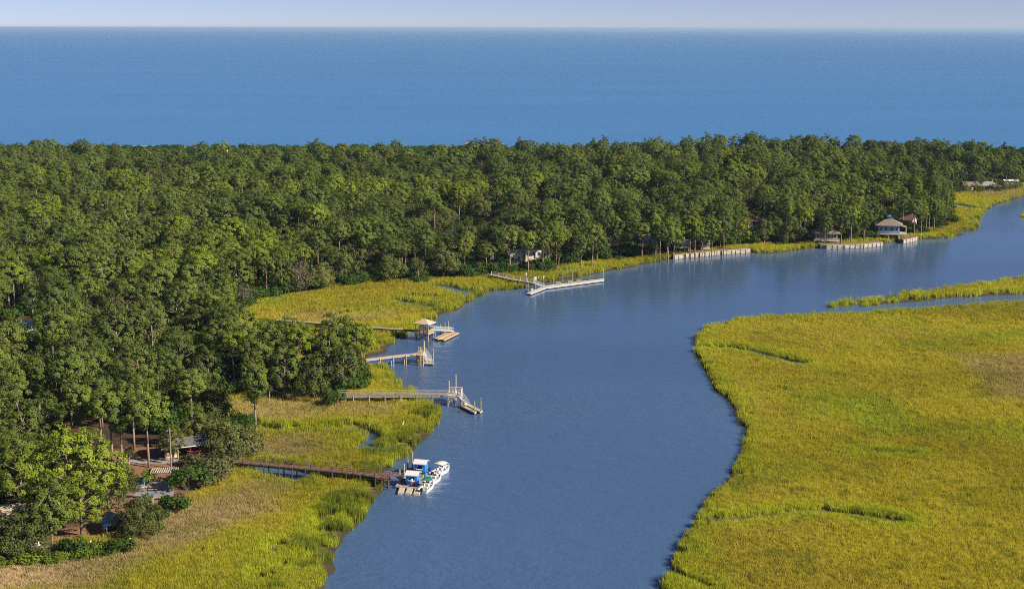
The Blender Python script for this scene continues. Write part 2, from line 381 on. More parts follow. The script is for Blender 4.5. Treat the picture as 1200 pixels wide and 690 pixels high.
# the air: one even box of thin haze round camera, land and sea
hz = MB().box((0, S*4.5-200, 48), (S*10+8000, S*9+20000, 104)); hm, hnt, hout = new_mat('haze air')
hv = hnt.nodes.new('ShaderNodeVolumePrincipled'); hv.inputs['Color'].default_value = (.52,.74,1,1); hv.inputs['Density'].default_value = 3.6e-5; hv.inputs['Anisotropy'].default_value = .1
hnt.links.new(hv.outputs[0], hout.inputs['Volume']); tag(hz.build('haze', hm), kind='stuff')
# surf: thin lines of foam washing up the beach
rs = np.random.RandomState(11); mb = MB()
for k in range(60):
    px = rs.uniform(-100, 1300); a = P(px, 172.2 + rs.uniform(-.5, .5) + px*.0016); L = rs.uniform(25, 70); w = rs.uniform(1, 2.6)
    pts = [(a.x + L*t, a.y + math.sin(t*3+k)*2, .06+.004*(k % 9)) for t in np.linspace(-.5, .5, 7)]
    ww = [w*math.sin(math.pi*(i+.35)/6.7) for i in range(7)]
    vs = [(p[0], p[1]-q/2, p[2]) for p, q in zip(pts, ww)] + [(p[0], p[1]+q/2, p[2]) for p, q in zip(pts, ww)]
    mb.add(vs, [(i, i+1, 8+i, 7+i) for i in range(6)])
tag(mb.build('surf_foam', M['white']), kind='stuff')

# ------------------------------------------------------------------ instancing of what nobody could count
def scatter(name, protos, pts, rz, scl, ix, tint=None, kind='stuff', label=None):
    col = bpy.data.collections.new(name + ' sources')
    for i, me in enumerate(protos):
        o = bpy.data.objects.new(f'{name}_source_{i:02d}', me); col.objects.link(o)
    me = bpy.data.meshes.new(name); n = len(pts)
    me.vertices.add(n); me.vertices.foreach_set('co', np.asarray(pts, np.float32).ravel())
    def attr(nm, ty, data, key='value'):
        a = me.attributes.new(nm, ty, 'POINT'); a.data.foreach_set(key, data)
    rot = np.zeros((n, 3), np.float32); rot[:, 2] = rz
    attr('rot', 'FLOAT_VECTOR', rot.ravel(), 'vector')
    s3 = np.asarray(scl, np.float32); s3 = np.repeat(s3[:, None], 3, 1) if s3.ndim == 1 else s3
    attr('scl', 'FLOAT_VECTOR', s3.ravel(), 'vector'); attr('idx', 'INT', np.asarray(ix, np.int32))
    if tint is not None: attr('tint', 'FLOAT_COLOR', np.concatenate([tint, np.ones((n,1))], 1).astype(np.float32).ravel(), 'color')
    o = link(bpy.data.objects.new(name, me))
    ng = bpy.data.node_groups.new(name, 'GeometryNodeTree')
    ng.interface.new_socket('Geometry', in_out='INPUT', socket_type='NodeSocketGeometry'); ng.interface.new_socket('Geometry', in_out='OUTPUT', socket_type='NodeSocketGeometry')
    N = ng.nodes; gi = N.new('NodeGroupInput'); go = N.new('NodeGroupOutput'); ip = N.new('GeometryNodeInstanceOnPoints'); ci = N.new('GeometryNodeCollectionInfo')
    ci.inputs['Collection'].default_value = col; ci.inputs['Separate Children'].default_value = True; ci.inputs['Reset Children'].default_value = True
    ip.inputs['Pick Instance'].default_value = True
    def na(nm, ty):
        a = N.new('GeometryNodeInputNamedAttribute'); a.data_type = ty; a.inputs['Name'].default_value = nm; return a.outputs['Attribute']
    L = ng.links
    L.new(gi.outputs[0], ip.inputs['Points']); L.new(ci.outputs[0], ip.inputs['Instance']); L.new(na('idx', 'INT'), ip.inputs['Instance Index'])
    L.new(na('rot', 'FLOAT_VECTOR'), ip.inputs['Rotation']); L.new(na('scl', 'FLOAT_VECTOR'), ip.inputs['Scale']); L.new(ip.outputs[0], go.inputs[0])
    md = o.modifiers.new('scatter', 'NODES'); md.node_group = ng
    return tag(o, label, kind=kind)

def blades(seed, n, rad, h0, h1, w, lean):
    rs = np.random.RandomState(seed)
    a = rs.uniform(0, 6.283, n); r = rad*np.sqrt(rs.uniform(0, 1, n))
    base = np.stack([r*np.cos(a), r*np.sin(a), np.full(n, -.1)], 1)
    h = rs.uniform(h0, h1, n); la = rs.uniform(0, 6.283, n); lk = rs.uniform(.05, lean, n)
    d = np.stack([np.cos(la), np.sin(la), 0*la], 1); fa = rs.uniform(0, 6.283, n); s = np.stack([np.cos(fa), np.sin(fa), 0*fa], 1)*(w*rs.uniform(.6, 1.3, n))[:, None]
    up_ = np.array([0, 0, 1.])
    m1 = base + d*(h*lk*.35)[:, None] + up_*(h*.55)[:, None]; tp = base + d*(h*lk)[:, None] + up_*(h)[:, None]
    V = np.stack([base-s*.6, base+s*.6, m1+s*.55, m1-s*.55, tp+s*.12, tp-s*.12], 1).reshape(-1, 3)
    i = np.arange(n)*6
    return V, np.concatenate([np.stack([i, i+1, i+2, i+3], 1), np.stack([i+3, i+2, i+4, i+5], 1)])
TUFTS = [np_mesh('tuft', *blades(s, 34, .62, .75, 1.35, .055, .5), M['grass']) for s in range(5)]
rs = np.random.RandomState(3)
PT = []; SC = []
for (y0, y1, sp, base) in ((165, 300, .62, .85), (300, 420, .85, 1.0), (420, 620, 1.25, 1.25), (620, 960, 1.9, 1.5)):
    xs = np.arange(-330, 430, sp); ys = np.arange(y0, y1, sp)
    X, Y = np.meshgrid(xs, ys); X = X.ravel(); Y = Y.ravel()
    X = X + rs.uniform(-.5, .5, X.size)*sp; Y = Y + rs.uniform(-.5, .5, Y.size)*sp
    px, py = to_px(X, Y, 1.0)
    k = (px > -60) & (px < 1270) & (py < 720); X = X[k]; Y = Y[k]
    sl = grid(s_land, X, Y); k = (sl > 1.9*(fbm(X, Y+300, 6)-.38)) & (grid(s_up, X, Y) < 2.2) & (grid(d_gap, X, Y) > .1) & (grid(s_park, X, Y) < -1) & (Y < 985)
    X = X[k]; Y = Y[k]; PT.append(np.stack([X, Y], 1)); SC.append(np.full(len(X), base))
PT = np.concatenate(PT); SC = np.concatenate(SC); X, Y = PT.T
sl = grid(s_land, X, Y); dc = grid(d_gap, X, Y); bank = np.maximum(sstep(9, 1, sl), sstep(4.5, .4, dc))
dr = grid(dry, X, Y)*(1-bank*.6); tn = grid(tan, X, Y); f1 = fbm(X, Y, 45); f2 = fbm(X+500, Y, 14); f3 = vnoise(X, Y, 2.2); f4 = fbm(X-300, Y+90, 5)
n = len(X)
green = np.array([.315,.362,.038]); ochre = np.array([.405,.36,.042]); grey = np.array([.39,.31,.16]); tanc = np.array([.55,.43,.27]); dark = np.array([.17,.20,.03])
east = inside(EAST, X, Y)
mixv = sstep(.30, .62, f1*.6+f2*.4 + np.where(east, .10, .07))
ti = green*(1-mixv[:, None]) + ochre*mixv[:, None]
rust = sstep(.55, .72, fbm(X+900, Y-60, 38))*east*.7
ti = ti*(1-rust[:, None]) + np.array([.385,.32,.055])*rust[:, None]
bk = (bank*(.35+.5*f4))[:, None]*.8; ti = ti*(1-bk) + np.array([.33,.40,.035])*bk
dd = (dr*sstep(.25, .6, .35+.65*f2))[:, None]; ti = ti*(1-dd) + grey*dd
dt = (tn*(grid(s_up, X, Y) < 2))[:, None]; ti = ti*(1-dt) + tanc*dt
cb = (sstep(7, 1.5, dc)*(.4+.5*f4)*.6)[:, None]; ti = ti*(1-cb) + np.array([.40,.46,.035])*cb
pt = (sstep(.62, .75, f4)*.45)[:, None]; ti = ti*(1-pt) + dark*pt
ti = np.array([1.13, 1.13, 1.12])*ti*(.90+.20*rs.rand(n)[:, None])*(.86+.28*sstep(.35,.65,(fbm(X-77,Y+10,24)+fbm(X*.5+7,Y*1.4,70))/2))[:, None]
low = ((sl < 8.5) & ~east & (Y < 335) & (Y > 215))*sstep(.42, .58, fbm(X+21, Y-8, 6))
lk = (low*.7)[:, None]; ti = ti*(1-lk) + np.array([.135,.19,.030])*lk
hh = np.minimum(SC, 1.0)*(1+.25*low)*(.72+.45*f3+.25*rs.rand(n))*(1+.42*bank*(.4+f4))*(1-.30*dr)*(1-.2*tn)
hh = np.where(east, hh*(.84-.06*bank), hh)
hh *= np.where(vnoise(X, Y, 3.1) > .80, 1.25, 1)
scl3 = np.stack([SC*1.12, SC*1.12, hh], 1)
keep = ~((bank > .8) & ~east & (vnoise(X+50, Y, 3.3) > .70)) & ~((tn > .5) & (rs.rand(n) < .15)) & ~((sl < 3.2) & (vnoise(X, Y+70, 2.6) > np.where(east, .8, .62)))
sel = np.nonzero(keep)[0]
scatter('marsh_grass', TUFTS, np.stack([X, Y, grid(Z, X, Y)], 1)[sel], rs.uniform(0, 6.283, n)[sel], scl3[sel], rs.randint(0, len(TUFTS), n)[sel], ti[sel])
print('tufts', len(sel))

# ------------------------------------------------------------------ trees
def leaf_cloud(C, Nn, size, rs, asp=.62):
    n = len(C); Nn = Nn/np.linalg.norm(Nn, axis=1, keepdims=True)
    r = rs.normal(size=(n, 3)); u = np.cross(Nn, r); u /= np.linalg.norm(u, axis=1, keepdims=True); v = np.cross(Nn, u)
    s = (size*rs.uniform(.6, 1.35, n))[:, None]
    bend = Nn*s*.18
    V = np.stack([C-u*s-bend, C-v*s*asp, C+u*s-bend, C+v*s*asp], 1).reshape(-1, 3); i = np.arange(n)*4
    return V, np.stack([i, i+1, i+2, i+3], 1)
def puffs(centres, radii, per, size, rs, flat=.62, jit=.55, low=-.45, big=.55):
    Cs, Ns = [], []
    mid = np.mean(np.asarray(centres, float), 0) - np.array([0, 0, 1.0])
    for c, r in zip(centres, radii):
        n = max(8, int(per*(r/1.2)**2)); d = rs.normal(size=(n*2, 3)); d /= np.linalg.norm(d, axis=1, keepdims=True); d = d[d[:, 2] > low][:n]
        rr = r*(1 - .45*rs.rand(len(d))**2)[:, None]
        o_ = np.asarray(c, float) - mid; o_ = o_/max(1e-6, np.linalg.norm(o_))
        Cs.append(np.asarray(c) + d*rr*np.array([1, 1, flat])); Ns.append(d*.8 + big*o_ + rs.normal(size=d.shape)*jit + np.array([0, 0, .15]))
    return leaf_cloud(np.concatenate(Cs), np.concatenate(Ns), size, rs)
def pine_proto(seed, H, crown0, Rad, np_, tint, lean=.4, per=185, size=.20, dome=.42, gap=.1):
    rs = np.random.RandomState(seed); tr = MB(); cs, rr = [], []
    bend = rs.uniform(-lean, lean, 2)
    ax = lambda z: Vector((bend[0]*(z/H)**2*1.5, bend[1]*(z/H)**2*1.5, z))
    zs = [-.4, H*.3, H*.6, H*.82, H*.97]; tr.tube([ax(z) for z in zs], [.27, .22, .17, .11, .03])
    zc = crown0 + (H-crown0)*dome; up_h = H - zc; dn_h = (zc-crown0)
    k = 0
    while len(cs) < np_:
        k += 1; u = 1 - 2*((k*.7548777+.5) % 1)          # even spread over the dome, thinner underneath
        if u < -.35 and rs.rand() < .55: continue
        if rs.rand() < gap: continue
        a = 6.28319*((k*.5698403+.5) % 1) + rs.uniform(-.2, .2); q = rs.uniform(.70, 1.06); ci = math.sqrt(max(0, 1-u*u))
        lob = 1 + .16*math.sin(a*3+seed) + .10*math.sin(a*5+u*4+seed*2)
        e = ax(zc) + Vector((math.cos(a)*ci*Rad*q*lob, math.sin(a)*ci*Rad*q*lob, (u*up_h if u > 0 else u*dn_h)*q*(1+.06*math.sin(a*2+seed))))
        if len(cs) % 3 == 0 and ci > .45:
            zb = max(crown0*.9, e.z - ci*Rad*.45); tr.cyl(ax(min(zb, H*.95)), e, .11, .035, 5)
        cs.append(tuple(e)); rr.append(rs.uniform(.5, 1.0))
    V, Qd = puffs(cs, rr, per, size, rs, .85, .34, -.6, 1.15)
    return tr.mesh('trunk', M['bark'], smooth=True), np_mesh('crown', V, Qd, M[tint])
def oak_proto(seed, H, Rad, tint, per=120, size=.21, n=64, low=.22, bare=False):
    rs = np.random.RandomState(seed); tr = MB(); cs, rr = [], []
    fork = H*.22; tr.tube([(0,0,-.4), (rs.uniform(-.2,.2), rs.uniform(-.2,.2), fork)], [.38, .30])
    for k in range(n):
        t = (k+.5)/n; ph = math.acos(1 - t*(1-low*.1)*1.0); a = k*2.39996 + rs.uniform(-.3, .3)
        q = rs.uniform(.62, 1.06)
        e = Vector((math.sin(ph)*math.cos(a)*Rad*q, math.sin(ph)*math.sin(a)*Rad*q, H*low + (H*(1-low))*math.cos(ph)*q*.92))
        if k % 4 == 0:
            md = Vector((e.x*.45, e.y*.45, fork + (e.z-fork)*.5)); tr.tube([(0,0,fork*.9), md, e*.97], [.2, .12, .04], 5)
        cs.append(tuple(e)); rr.append(rs.uniform(.6, 1.25)*min(1.2, Rad/4.2))
    V, Qd = puffs(cs, rr, per if not bare else per*.3, size, rs, .85, .45, -.6)
    return tr.mesh('trunk', M['oak_bark'], smooth=True), np_mesh('crown', V, Qd, M[tint])
def retint(pair, tint):
    m2 = pair[1].copy(); m2.materials.clear(); m2.materials.append(M[tint]); return (pair[0], m2)
def shrub_proto(seed, H, Rad, tint, n=18, size=.19, per=120):
    rs = np.random.RandomState(seed); cs, rr = [], []; tr = MB()
    for k in range(n):
        a = rs.uniform(0, 6.283); r = Rad*math.sqrt(rs.rand())*.85; z = H*(.25+.62*math.sqrt(max(0, 1-(r/Rad)**2))*rs.uniform(.55, 1.0))
        cs.append((r*math.cos(a), r*math.sin(a), z)); rr.append(rs.uniform(.45, .8)*min(1.5, Rad/1.7))
        tr.cyl((0,0,-.2), (r*.8*math.cos(a), r*.8*math.sin(a), z*.85), .05, .02, 4)
    V, Qd = puffs(cs, rr, per, size, rs, .8, .6, -.8)
    return tr.mesh('stem', M['oak_bark']), np_mesh('foliage', V, Qd, M[tint])
def palm_proto(seed, H=6.5, Rad=1.5):
    rs = np.random.RandomState(seed); tr = MB()
    pts = [Vector((.35*(t**2)*H*.12, 0, t*H)) for t in np.linspace(0, 1, 6)]; pts[0].z = -.3
    tr.tube(pts, [.27, .22, .2, .2, .21, .24], 8)
    V, F = [], []
    top = pts[-1]
    for k in range(46):
        a = k*2.4; el = R(rs.uniform(-55, 80)); L = Rad*rs.uniform(.8, 1.1)
        d = Vector((math.cos(a)*math.cos(el), math.sin(a)*math.cos(el), math.sin(el))); side = d.cross(Vector((0,0,1))).normalized()
        if side.length < .1: side = Vector((1,0,0))
        m1 = top + d*L*.55; e = top + d*L + Vector((0, 0, -.35*L))
        for j in (-1, 0, 1):
            off = side*j*.32*L; b0 = len(V)
            V += [tuple(top + side*.03), tuple(m1 + off*.6 + side*.13), tuple(e + off), tuple(m1 + off*.6 - side*.13)]; F.append((b0, b0+1, b0+2, b0+3))
    return tr.mesh('trunk', M['palm_bark'], smooth=True), np_mesh('crown', V, F, M['palm_leaf'])

PINES = {}   # (form, tint)
forms = {'broad': pine_proto(1, 17, 9.2, 4.3, 74, 'pine_mid'), 'round': pine_proto(2, 17, 9.6, 3.7, 62, 'pine_mid', dome=.5), 'tall': pine_proto(3, 18.5, 7.5, 3.0, 70, 'pine_mid', dome=.38, gap=.2),
 'uneven': pine_proto(4, 17, 7.0, 4.1, 56, 'pine_mid', 1.5, gap=.35), 'bushy': pine_proto(5, 15.5, 3.5, 4.7, 96, 'pine_mid', dome=.4, gap=.24)}
for f, pr in forms.items():
    PINES[f, 'mid'] = pr
    for t in ('bright', 'dark'): PINES[f, t] = retint(pr, 'pine_' + t)
OAKS = {}
of = {'wide': oak_proto(11, 9.5, 5.2, 'oak_leaf'), 'domed': oak_proto(12, 11.5, 4.4, 'oak_leaf'), 'small': oak_proto(13, 8, 3.4, 'oak_leaf', n=34)}
for f, pr in of.items():
    OAKS[f, 'grey'] = pr; OAKS[f, 'dark'] = retint(pr, 'oak_dark')
BARE = oak_proto(14, 11, 4.2, 'moss', bare=True)
SHRUBS = {}
sf = {'round': shrub_proto(21, 2.6, 2.0, 'shrub_leaf'), 'spreading': shrub_proto(22, 1.9, 2.6, 'shrub_leaf', 22)}
for f, pr in sf.items():
    for t, mm in (('dark', 'shrub_leaf'), ('lime', 'shrub_lime'), ('grey', 'shrub_grey')): SHRUBS[f, t] = retint(pr, mm)
PALMS = [palm_proto(31), palm_proto(32, 7.5, 1.6)]

LM = [('open park pavilion', 212, 530), ('vine covered pergola', 188, 562), ('blue roofed park shelter', 134, 622), ('shore end of the brown boardwalk', 282, 545),
 ('shore end of the long railed pier', 400, 468), ('short pier on tall pilings', 430, 424), ('narrow walkway to the roofed boathouse', 380, 386), ('upper marsh meadow', 405, 341), ('cream house above the zigzag dock', 610, 312),
 ('pale raised deck house', 763, 296), ('little white house on the shore', 801, 296), ('long timber bulkhead', 850, 294), ('brown house deep in the trees', 882, 275), ('grey roofed cottage', 965, 281), ('cottage with the blue cupola', 1043, 279),
 ('bend where the wood meets the far marsh', 1108, 255), ('far marsh cottages', 1150, 220), ('low white roofed building among the trees', 40, 400), ('slim white pole above the canopy', 267, 215),
 ('shaded gap in the middle of the wood', 215, 318), ('grassy corner behind the park', 225, 480), ('pine point between the two piers', 330, 440), ('far left edge of the wood', 20, 300), ('ocean side of the wood', 500, 215)]
LMW = [(n_, P(a, b)) for n_, a, b in LM]
def whereabouts(p):
    n_, q = min(LMW, key=lambda t: (t[1].xy - Vector((p[0], p[1]))).length)
    dx, dy = p[0]-q.x, p[1]-q.y; d = math.hypot(dx, dy)
    far = 'close to' if d < 12 else ('near' if d < 40 else 'well away from')
    rel = 'inland of' if dy > abs(dx) else ('creekward of' if -dy > abs(dx) else ('right of' if dx > 0 else 'left of'))
    if d >= 12: return ('just ' if d < 40 else 'further ') + rel + ' ' + n_
    return 'beside ' + n_
def plant(name, pair, parts, loc, sc, rz, label, cat, group=None):
    t = thing(name, loc, label, cat, rz, group); t.scale = sc
    for me_, nm in zip(pair, parts): link(bpy.data.objects.new(nm, me_), t)
    return t
# ------------------------------------------------------------------ tree placing
rs = np.random.RandomState(77)
HOUSE_SPOTS = [(34,392,9),(602,312,5),(626,309.5,7),(760,293.5,6),(799,291.5,5),(826,290.5,4),(884,276,7),(967,280.5,6),(1041,277.5,11),(1064,268,6),(1136,221,5),(1158,221,5),(1182,219,4),(16,612,7),(134,624,6),(66,355,6)]
HS = [(P(a, b), r) for a, b, r in HOUSE_SPOTS]
GAPS = [(37,408,8,30),(176,300,15,34),(255,302,11,22),(556,284,18,52),(500,296,12,26),(232,432,14,15),(95,462,12,14),(150,458,15,14),(330,300,8,24),(640,262,8,40),(880,262,6,26),(760,262,7,30),(1010,250,6,34),(60,250,8,40),(300,245,7,38),(420,232,7,50),(700,225,8,50),(860,222,8,50),(180,230,9,50),(560,225,8,50),(1080,225,7,40)]
GP = [(P(a, b), c, d) for a, b, c, d in GAPS]
endp = XY(WOOD_END); ox = np.argsort(endp[:, 0])
TREES = []          # x, y, kind, form, tint, scale, label-override
def put(px, py, kind, form, tint, s, label=None, sx=1.0): p = P(px, py, 1.5); TREES.append([p.x, p.y, kind, form, tint, s, label, sx])
# the trees round the park, each where the photo has it
for a in [
 (80,612,'pine','bushy','bright',1.16,'big sunlit yellow green pine with the widest crown, behind the park shelter',1.15),
 (114,606,'pine','bushy','bright',1.05,'bright green pine with a leaning forked crown beside the big sunlit pine',1.1),
 (24,636,'pine','uneven','bright',1.0,'bright layered pine at the left border of the photo above the gravel path',1.05),
 (62,640,'pine','bushy','mid',.85,'short open crowned pine showing pale limbs beside the gravel path',1.1),
 (96,628,'pine','bushy','bright',.74,'low spreading bright pine between the gravel path and the blue roofed shelter',1.3),
 (32,650,'oak','domed','dark',.86,'dark oak with a pale forked trunk standing over the gravel path',1.1),
 (4,652,'oak','wide','dark',.80,'dark oak cut by the left border of the photo beside the gravel path',1.0),
 (166,626,'oak','wide','dark',.84,'spreading dark oak leaning over the blue roofed shelter',.95),
 (146,588,'oak','domed','dark',.66,'dense dark rounded oak between the palm and the blue roofed shelter',1.05),
 (128,606,'oak','small','grey',.85,'small oak with a dark forked trunk just behind the blue roofed shelter',1.1),
 (133,548,'pine','round','mid',.98,'tall pine with a thick bare trunk at the left end of the gravel drive',1.0),
 (144,549,'pine','tall','dark',.92,'slimmer dark pine next to the palm at the gravel drive',1.0),
 (175,548,'pine','broad','mid',.98,'tall pine with a tan trunk standing in the mulch beside the gravel drive',1.0),
 (203,541.5,'pine','bushy','mid',.50,'pine partly hiding the open park pavilion roof',1.1),
 (158,528,'pine','broad','mid',.95,'pine rising behind the gravel drive above the mulch',1.0),
 (120,530,'pine','round','dark',.98,'dark pine behind the drive left of the tan trunked pine',1.0),
 (96,536,'pine','tall','mid',.94,'narrow pine behind the big sunlit pine near the drive',1.0),
 (226,526,'pine','bushy','mid',.66,'leaning pine behind the open park pavilion',1.0),
 (270,534,'oak','wide','grey',.84,'broad grey green oak beside the shore end of the brown boardwalk',1.15),
 (296,533,'oak','small','grey',.86,'smaller grey oak at the marsh edge past the brown boardwalk start',1.15),
 (244,524,'oak','wide','grey',.78,'grey oak behind the open park pavilion and its kayak rack',1.0),
 (18,528,'oak','wide','grey',.98,'wide grey green oak canopy at the left border behind the park pines',1.2),
 (55,532,'oak','domed','grey',.85,'grey domed oak behind the big sunlit pine',1.1),
 (48,500,'pine','tall','mid',.96,'slender pine with a long bare trunk above the grey oaks',1.0),
 (64,449,'pine','tall','mid',1.12,'lone tall tiered pine standing clear in the dark gap near the white roof',1.15),
 (22,500,'pine','broad','mid',.90,'pine at the left border over the grey oak canopy',1.0),
]: put(*a)
for i, (px, py) in enumerate([(302,462),(318,456),(334,464),(350,456),(368,464),(385,456),(402,461),(416,452),(345,447),(372,446),(328,444),(425,444),(397,447),(288,452),(310,440),(275,458),(262,448),(290,436),(245,462),(410,441)]):
    put(px, py, 'oak' if i % 5 == 4 else 'pine', ('domed' if i % 5 == 4 else ['broad','uneven','bushy','round'][i % 4]), 'dark' if i % 5 == 4 else ['mid','mid','dark','bright'][i % 4], .93 + .10*((i*7) % 5)/4 - (.08 if px > 405 else 0) - (.15 if i % 4 == 2 else 0), None, 1.1)
for i, (px, py) in enumerate([(752,302),(768,301),(773,302.5),(783,301.6),(789,300.5),(808,298),(814,297.5),(823,296.4),(834,296),(866,292),(848,294),(636,315),(643,313),(652,312),(681,312),(694,310),(966,285.5),(997,282.5),(1012,281.5),(985,284),(1071,274),(1079,272.5),(1085,269),(1094,268),(598,318),(619,318)]):
    put(px, py, 'pine', ['round','tall','broad','tall','uneven'][i % 5], ['mid','mid','dark','bright'][(i*3) % 4], .88 + .22*((i*11) % 7)/6, None, 1.0)
for px, py in [(1122,223),(1130,223),(1142,222.5),(1149,223),(1166,222),(1172,221),(1178,221.5),(1185,219.5),(1190,219)]: put(px, py, 'oak', 'small', 'dark' if int(px) % 2 else 'grey', .62 + .1*(int(px) % 3), None, 1.2)
N_NAMED = len(TREES)
cell = {}
def ok(x, y, dmin):
    i, j = int(x//8), int(y//8)
    for a in (-1, 0, 1):
        for b in (-1, 0, 1):
            for (u, v, d) in cell.get((i+a, j+b), ()):
                if (u-x)**2+(v-y)**2 < ((dmin+d)*.5)**2: return False
    return True
def occupy(x, y, d): cell.setdefault((int(x//8), int(y//8)), []).append((x, y, d))
for t in TREES: occupy(t[0], t[1], 6.5)
cand = np.stack([rs.uniform(-560, 640, 90000), rs.uniform(235, 985, 90000)], 1)
cpx, cpy = to_px(cand[:, 0], cand[:, 1], 1.5)
# rather more room left and right of the frame for side views, none behind the camera
k = (cpx > -200) & (cpx < 1330) & (grid(s_up, cand[:, 0], cand[:, 1]) > 1.0) & (grid(s_land, cand[:, 0], cand[:, 1]) > 2) & (grid(s_park, cand[:, 0], cand[:, 1]) < -3)
yend = np.interp(cand[:, 0], endp[ox, 0], endp[ox, 1]); k &= cand[:, 1] < yend + (fbm(cand[:, 0], cand[:, 1], 30)-.5)*30
k &= ~((cpy > 505) & (cpx > 60) & (cpx < 330))
cand = cand[k]; su = grid(s_up, cand[:, 0], cand[:, 1])
stand = fbm(cand[:, 0]+70, cand[:, 1], 55); bright = fbm(cand[:, 0]-200, cand[:, 1]+400, 60); gapn = fbm(cand[:, 0]+11, cand[:, 1]+900, 26)
for (x, y), e, st, br, gn in zip(cand, su, stand, bright, gapn):
    lowland = any(((x-p.x)/a)**2+((y-p.y)/b)**2 < 1 for p, a, b in GP)
    if any((x-p.x)**2+(y-p.y)**2 < r*r for p, r in HS): continue
    if abs(x/y*300 - HS[0][0].x/HS[0][0].y*300) < 3.4 and 0 < HS[0][0].y - y < 72: continue      # the open ground below the white roofed house
    # a clear strip before each house so that it shows between the trunks
    if any(abs(x-p.x) < r*.7 and 0 < p.y-y < (75 if r == 9 else 26) for p, r in HS[0:13]) and rs.rand() < .93: continue
    if lowland: kind, form, tint, s, d = 'oak', 'small', 'dark', rs.uniform(.35, .62), 7.0
    elif rs.rand() < (.66 if st > .45 else .40):
        kind = 'pine'; form = ['broad', 'round', 'tall', 'uneven', 'bushy'][rs.choice(5, p=[.34, .24, .08, .18, .16] if e > 10 else [.22, .15, .22, .16, .25])]
        q = br + rs.uniform(-.22, .22); tint = 'bright' if q > .70 else ('dark' if q < .40 else 'mid'); s = rs.choice([rs.uniform(.62, .85), rs.uniform(.85, 1.12)], p=[.35, .65])*(.92+.20*st); d = 5.5
        if e < 9: s *= .92
    else:
        kind = 'oak'; form = ['wide', 'domed', 'small'][rs.choice(3, p=[.4, .4, .2])]; tint = 'grey' if rs.rand() < .5 else 'dark'; s = rs.uniform(.72, 1.25); d = 6.1
        if rs.rand() < .035: tint = 'bare'
    if gn < .335 and not lowland and e > 8 and rs.rand() < .75: continue
    px, _ = to_px(x, y, 1.5)
    if y > 700: s *= np.interp(px, [0, 500, 650, 1000, 1100, 1200], [.97, .99, 1.07, 1.12, 1.02, .94])
    if not ok(x, y, d): continue
    occupy(x, y, d); TREES.append([x, y, kind, form, tint, s*.97, None, rs.uniform(.95, 1.22)])
# shrubs and palms along the edges of the wood
for a in [(222,574,'shrub','round','dark',1.75,'large round dark green bush on the marsh edge beside the pergola',1.2), (205,598,'shrub','round','dark',1.35,'rounded bush with a pale top between the stone seats and the marsh',1.1),
 (236,566,'shrub','spreading','grey',1.9,'spreading grey green shrub behind the large round bush by the pergola',1.0), (258,553,'shrub','spreading','grey',1.75,'pale grey shrub just below the shore end of the brown boardwalk',1.0),
 (263,543,'shrub','spreading','grey',1.5,'upper grey shrub touching the brown boardwalk start',1.0), (227,547,'shrub','spreading','grey',1.15,'low grey shrub in front of the kayak rack',1.0), (141,645,'shrub','round','dark',1.15,'small dark round bush at the marsh edge in front of the blue roofed shelter',1.2),
 (86,646,'shrub','round','dark',1.25,'dark leafy bush in the middle of the lime green border',1.1), (176,566,'shrub','round','lime',1.0,'yellow green vine bush covering the left end of the pergola',1.1), (168,615,'shrub','spreading','dark',1.1,'low dark bush right of the blue roofed shelter',1.0),
 (188,608,'shrub','round','dark',.85,'small bush between the blue roofed shelter and the rounded bush',1.1), (392,472,'shrub','round','dark',1.35,'dark round bush at the shore end of the long railed pier',1.1), (422,452,'shrub','round','dark',1.0,'low dark shrub at the tip of the pine point',1.4)]: put(*a)
for i, px in enumerate([6,20,34,48,62,74,98,112,124]):
    put(px + rs.uniform(-2, 2), 657 - px*.10 + rs.uniform(-1.5, 1.5), 'shrub', 'spreading', 'lime', rs.uniform(.6, .95), None, 1.15)
N_MANUAL = len(TREES)
for i in range(16000):
    x, y = rs.uniform(-420, 560), rs.uniform(260, 880); e = gridv = float(grid(s_up, x, y))
    if not (-1.5 < e < 8) or float(grid(s_land, x, y)) < 3 or float(grid(s_park, x, y)) > -4 or y > 870: continue
    px, py = to_px(x, y, 1.5)
    if px < -150 or px > 1300 or (py > 515 and px < 330): continue
    if any((x-p.x)**2+(y-p.y)**2 < (r*.8)**2 for p, r in HS): continue
    if not ok(x, y, 2.6): continue
    if any(abs(x-p.x) < r*.6 and 0 < p.y-y < 16 for p, r in HS[1:13]) and rs.rand() < .8: continue
    occupy(x, y, 2.6)
    TREES.append([x, y, 'shrub', 'round' if rs.rand() < .5 else 'spreading', ['dark', 'dark', 'grey'][rs.randint(3)], rs.uniform(.6, 1.35), None, rs.uniform(.9, 1.2)])
for a in [(152,560,0,.88,'pale cabbage palm with a leaning trunk in the park mulch'), (561,322,0,.8,'small cabbage palm beside the shore end of the zigzag dock'), (645,312,1,.95,'tall cabbage palm right of the cream house'), (652,311,0,1.0,'second cabbage palm from the cream house'),
 (654.5,313,1,.8,'shorter cabbage palm below the pair right of the cream house'), (663,311,0,.72,'low cabbage palm farthest right of the cream house'), (490,328,1,.75,'thin cabbage palm at the meadow edge'), (384,471,0,.66,'small palm under the pines at the long railed pier'), (316,471,1,.6,'small palm at the foot of the pine point')]:
    p = P(a[0], a[1], 1.5); TREES.append([p.x, p.y, 'palm', a[2], 'green', a[3], a[4], 1.0])

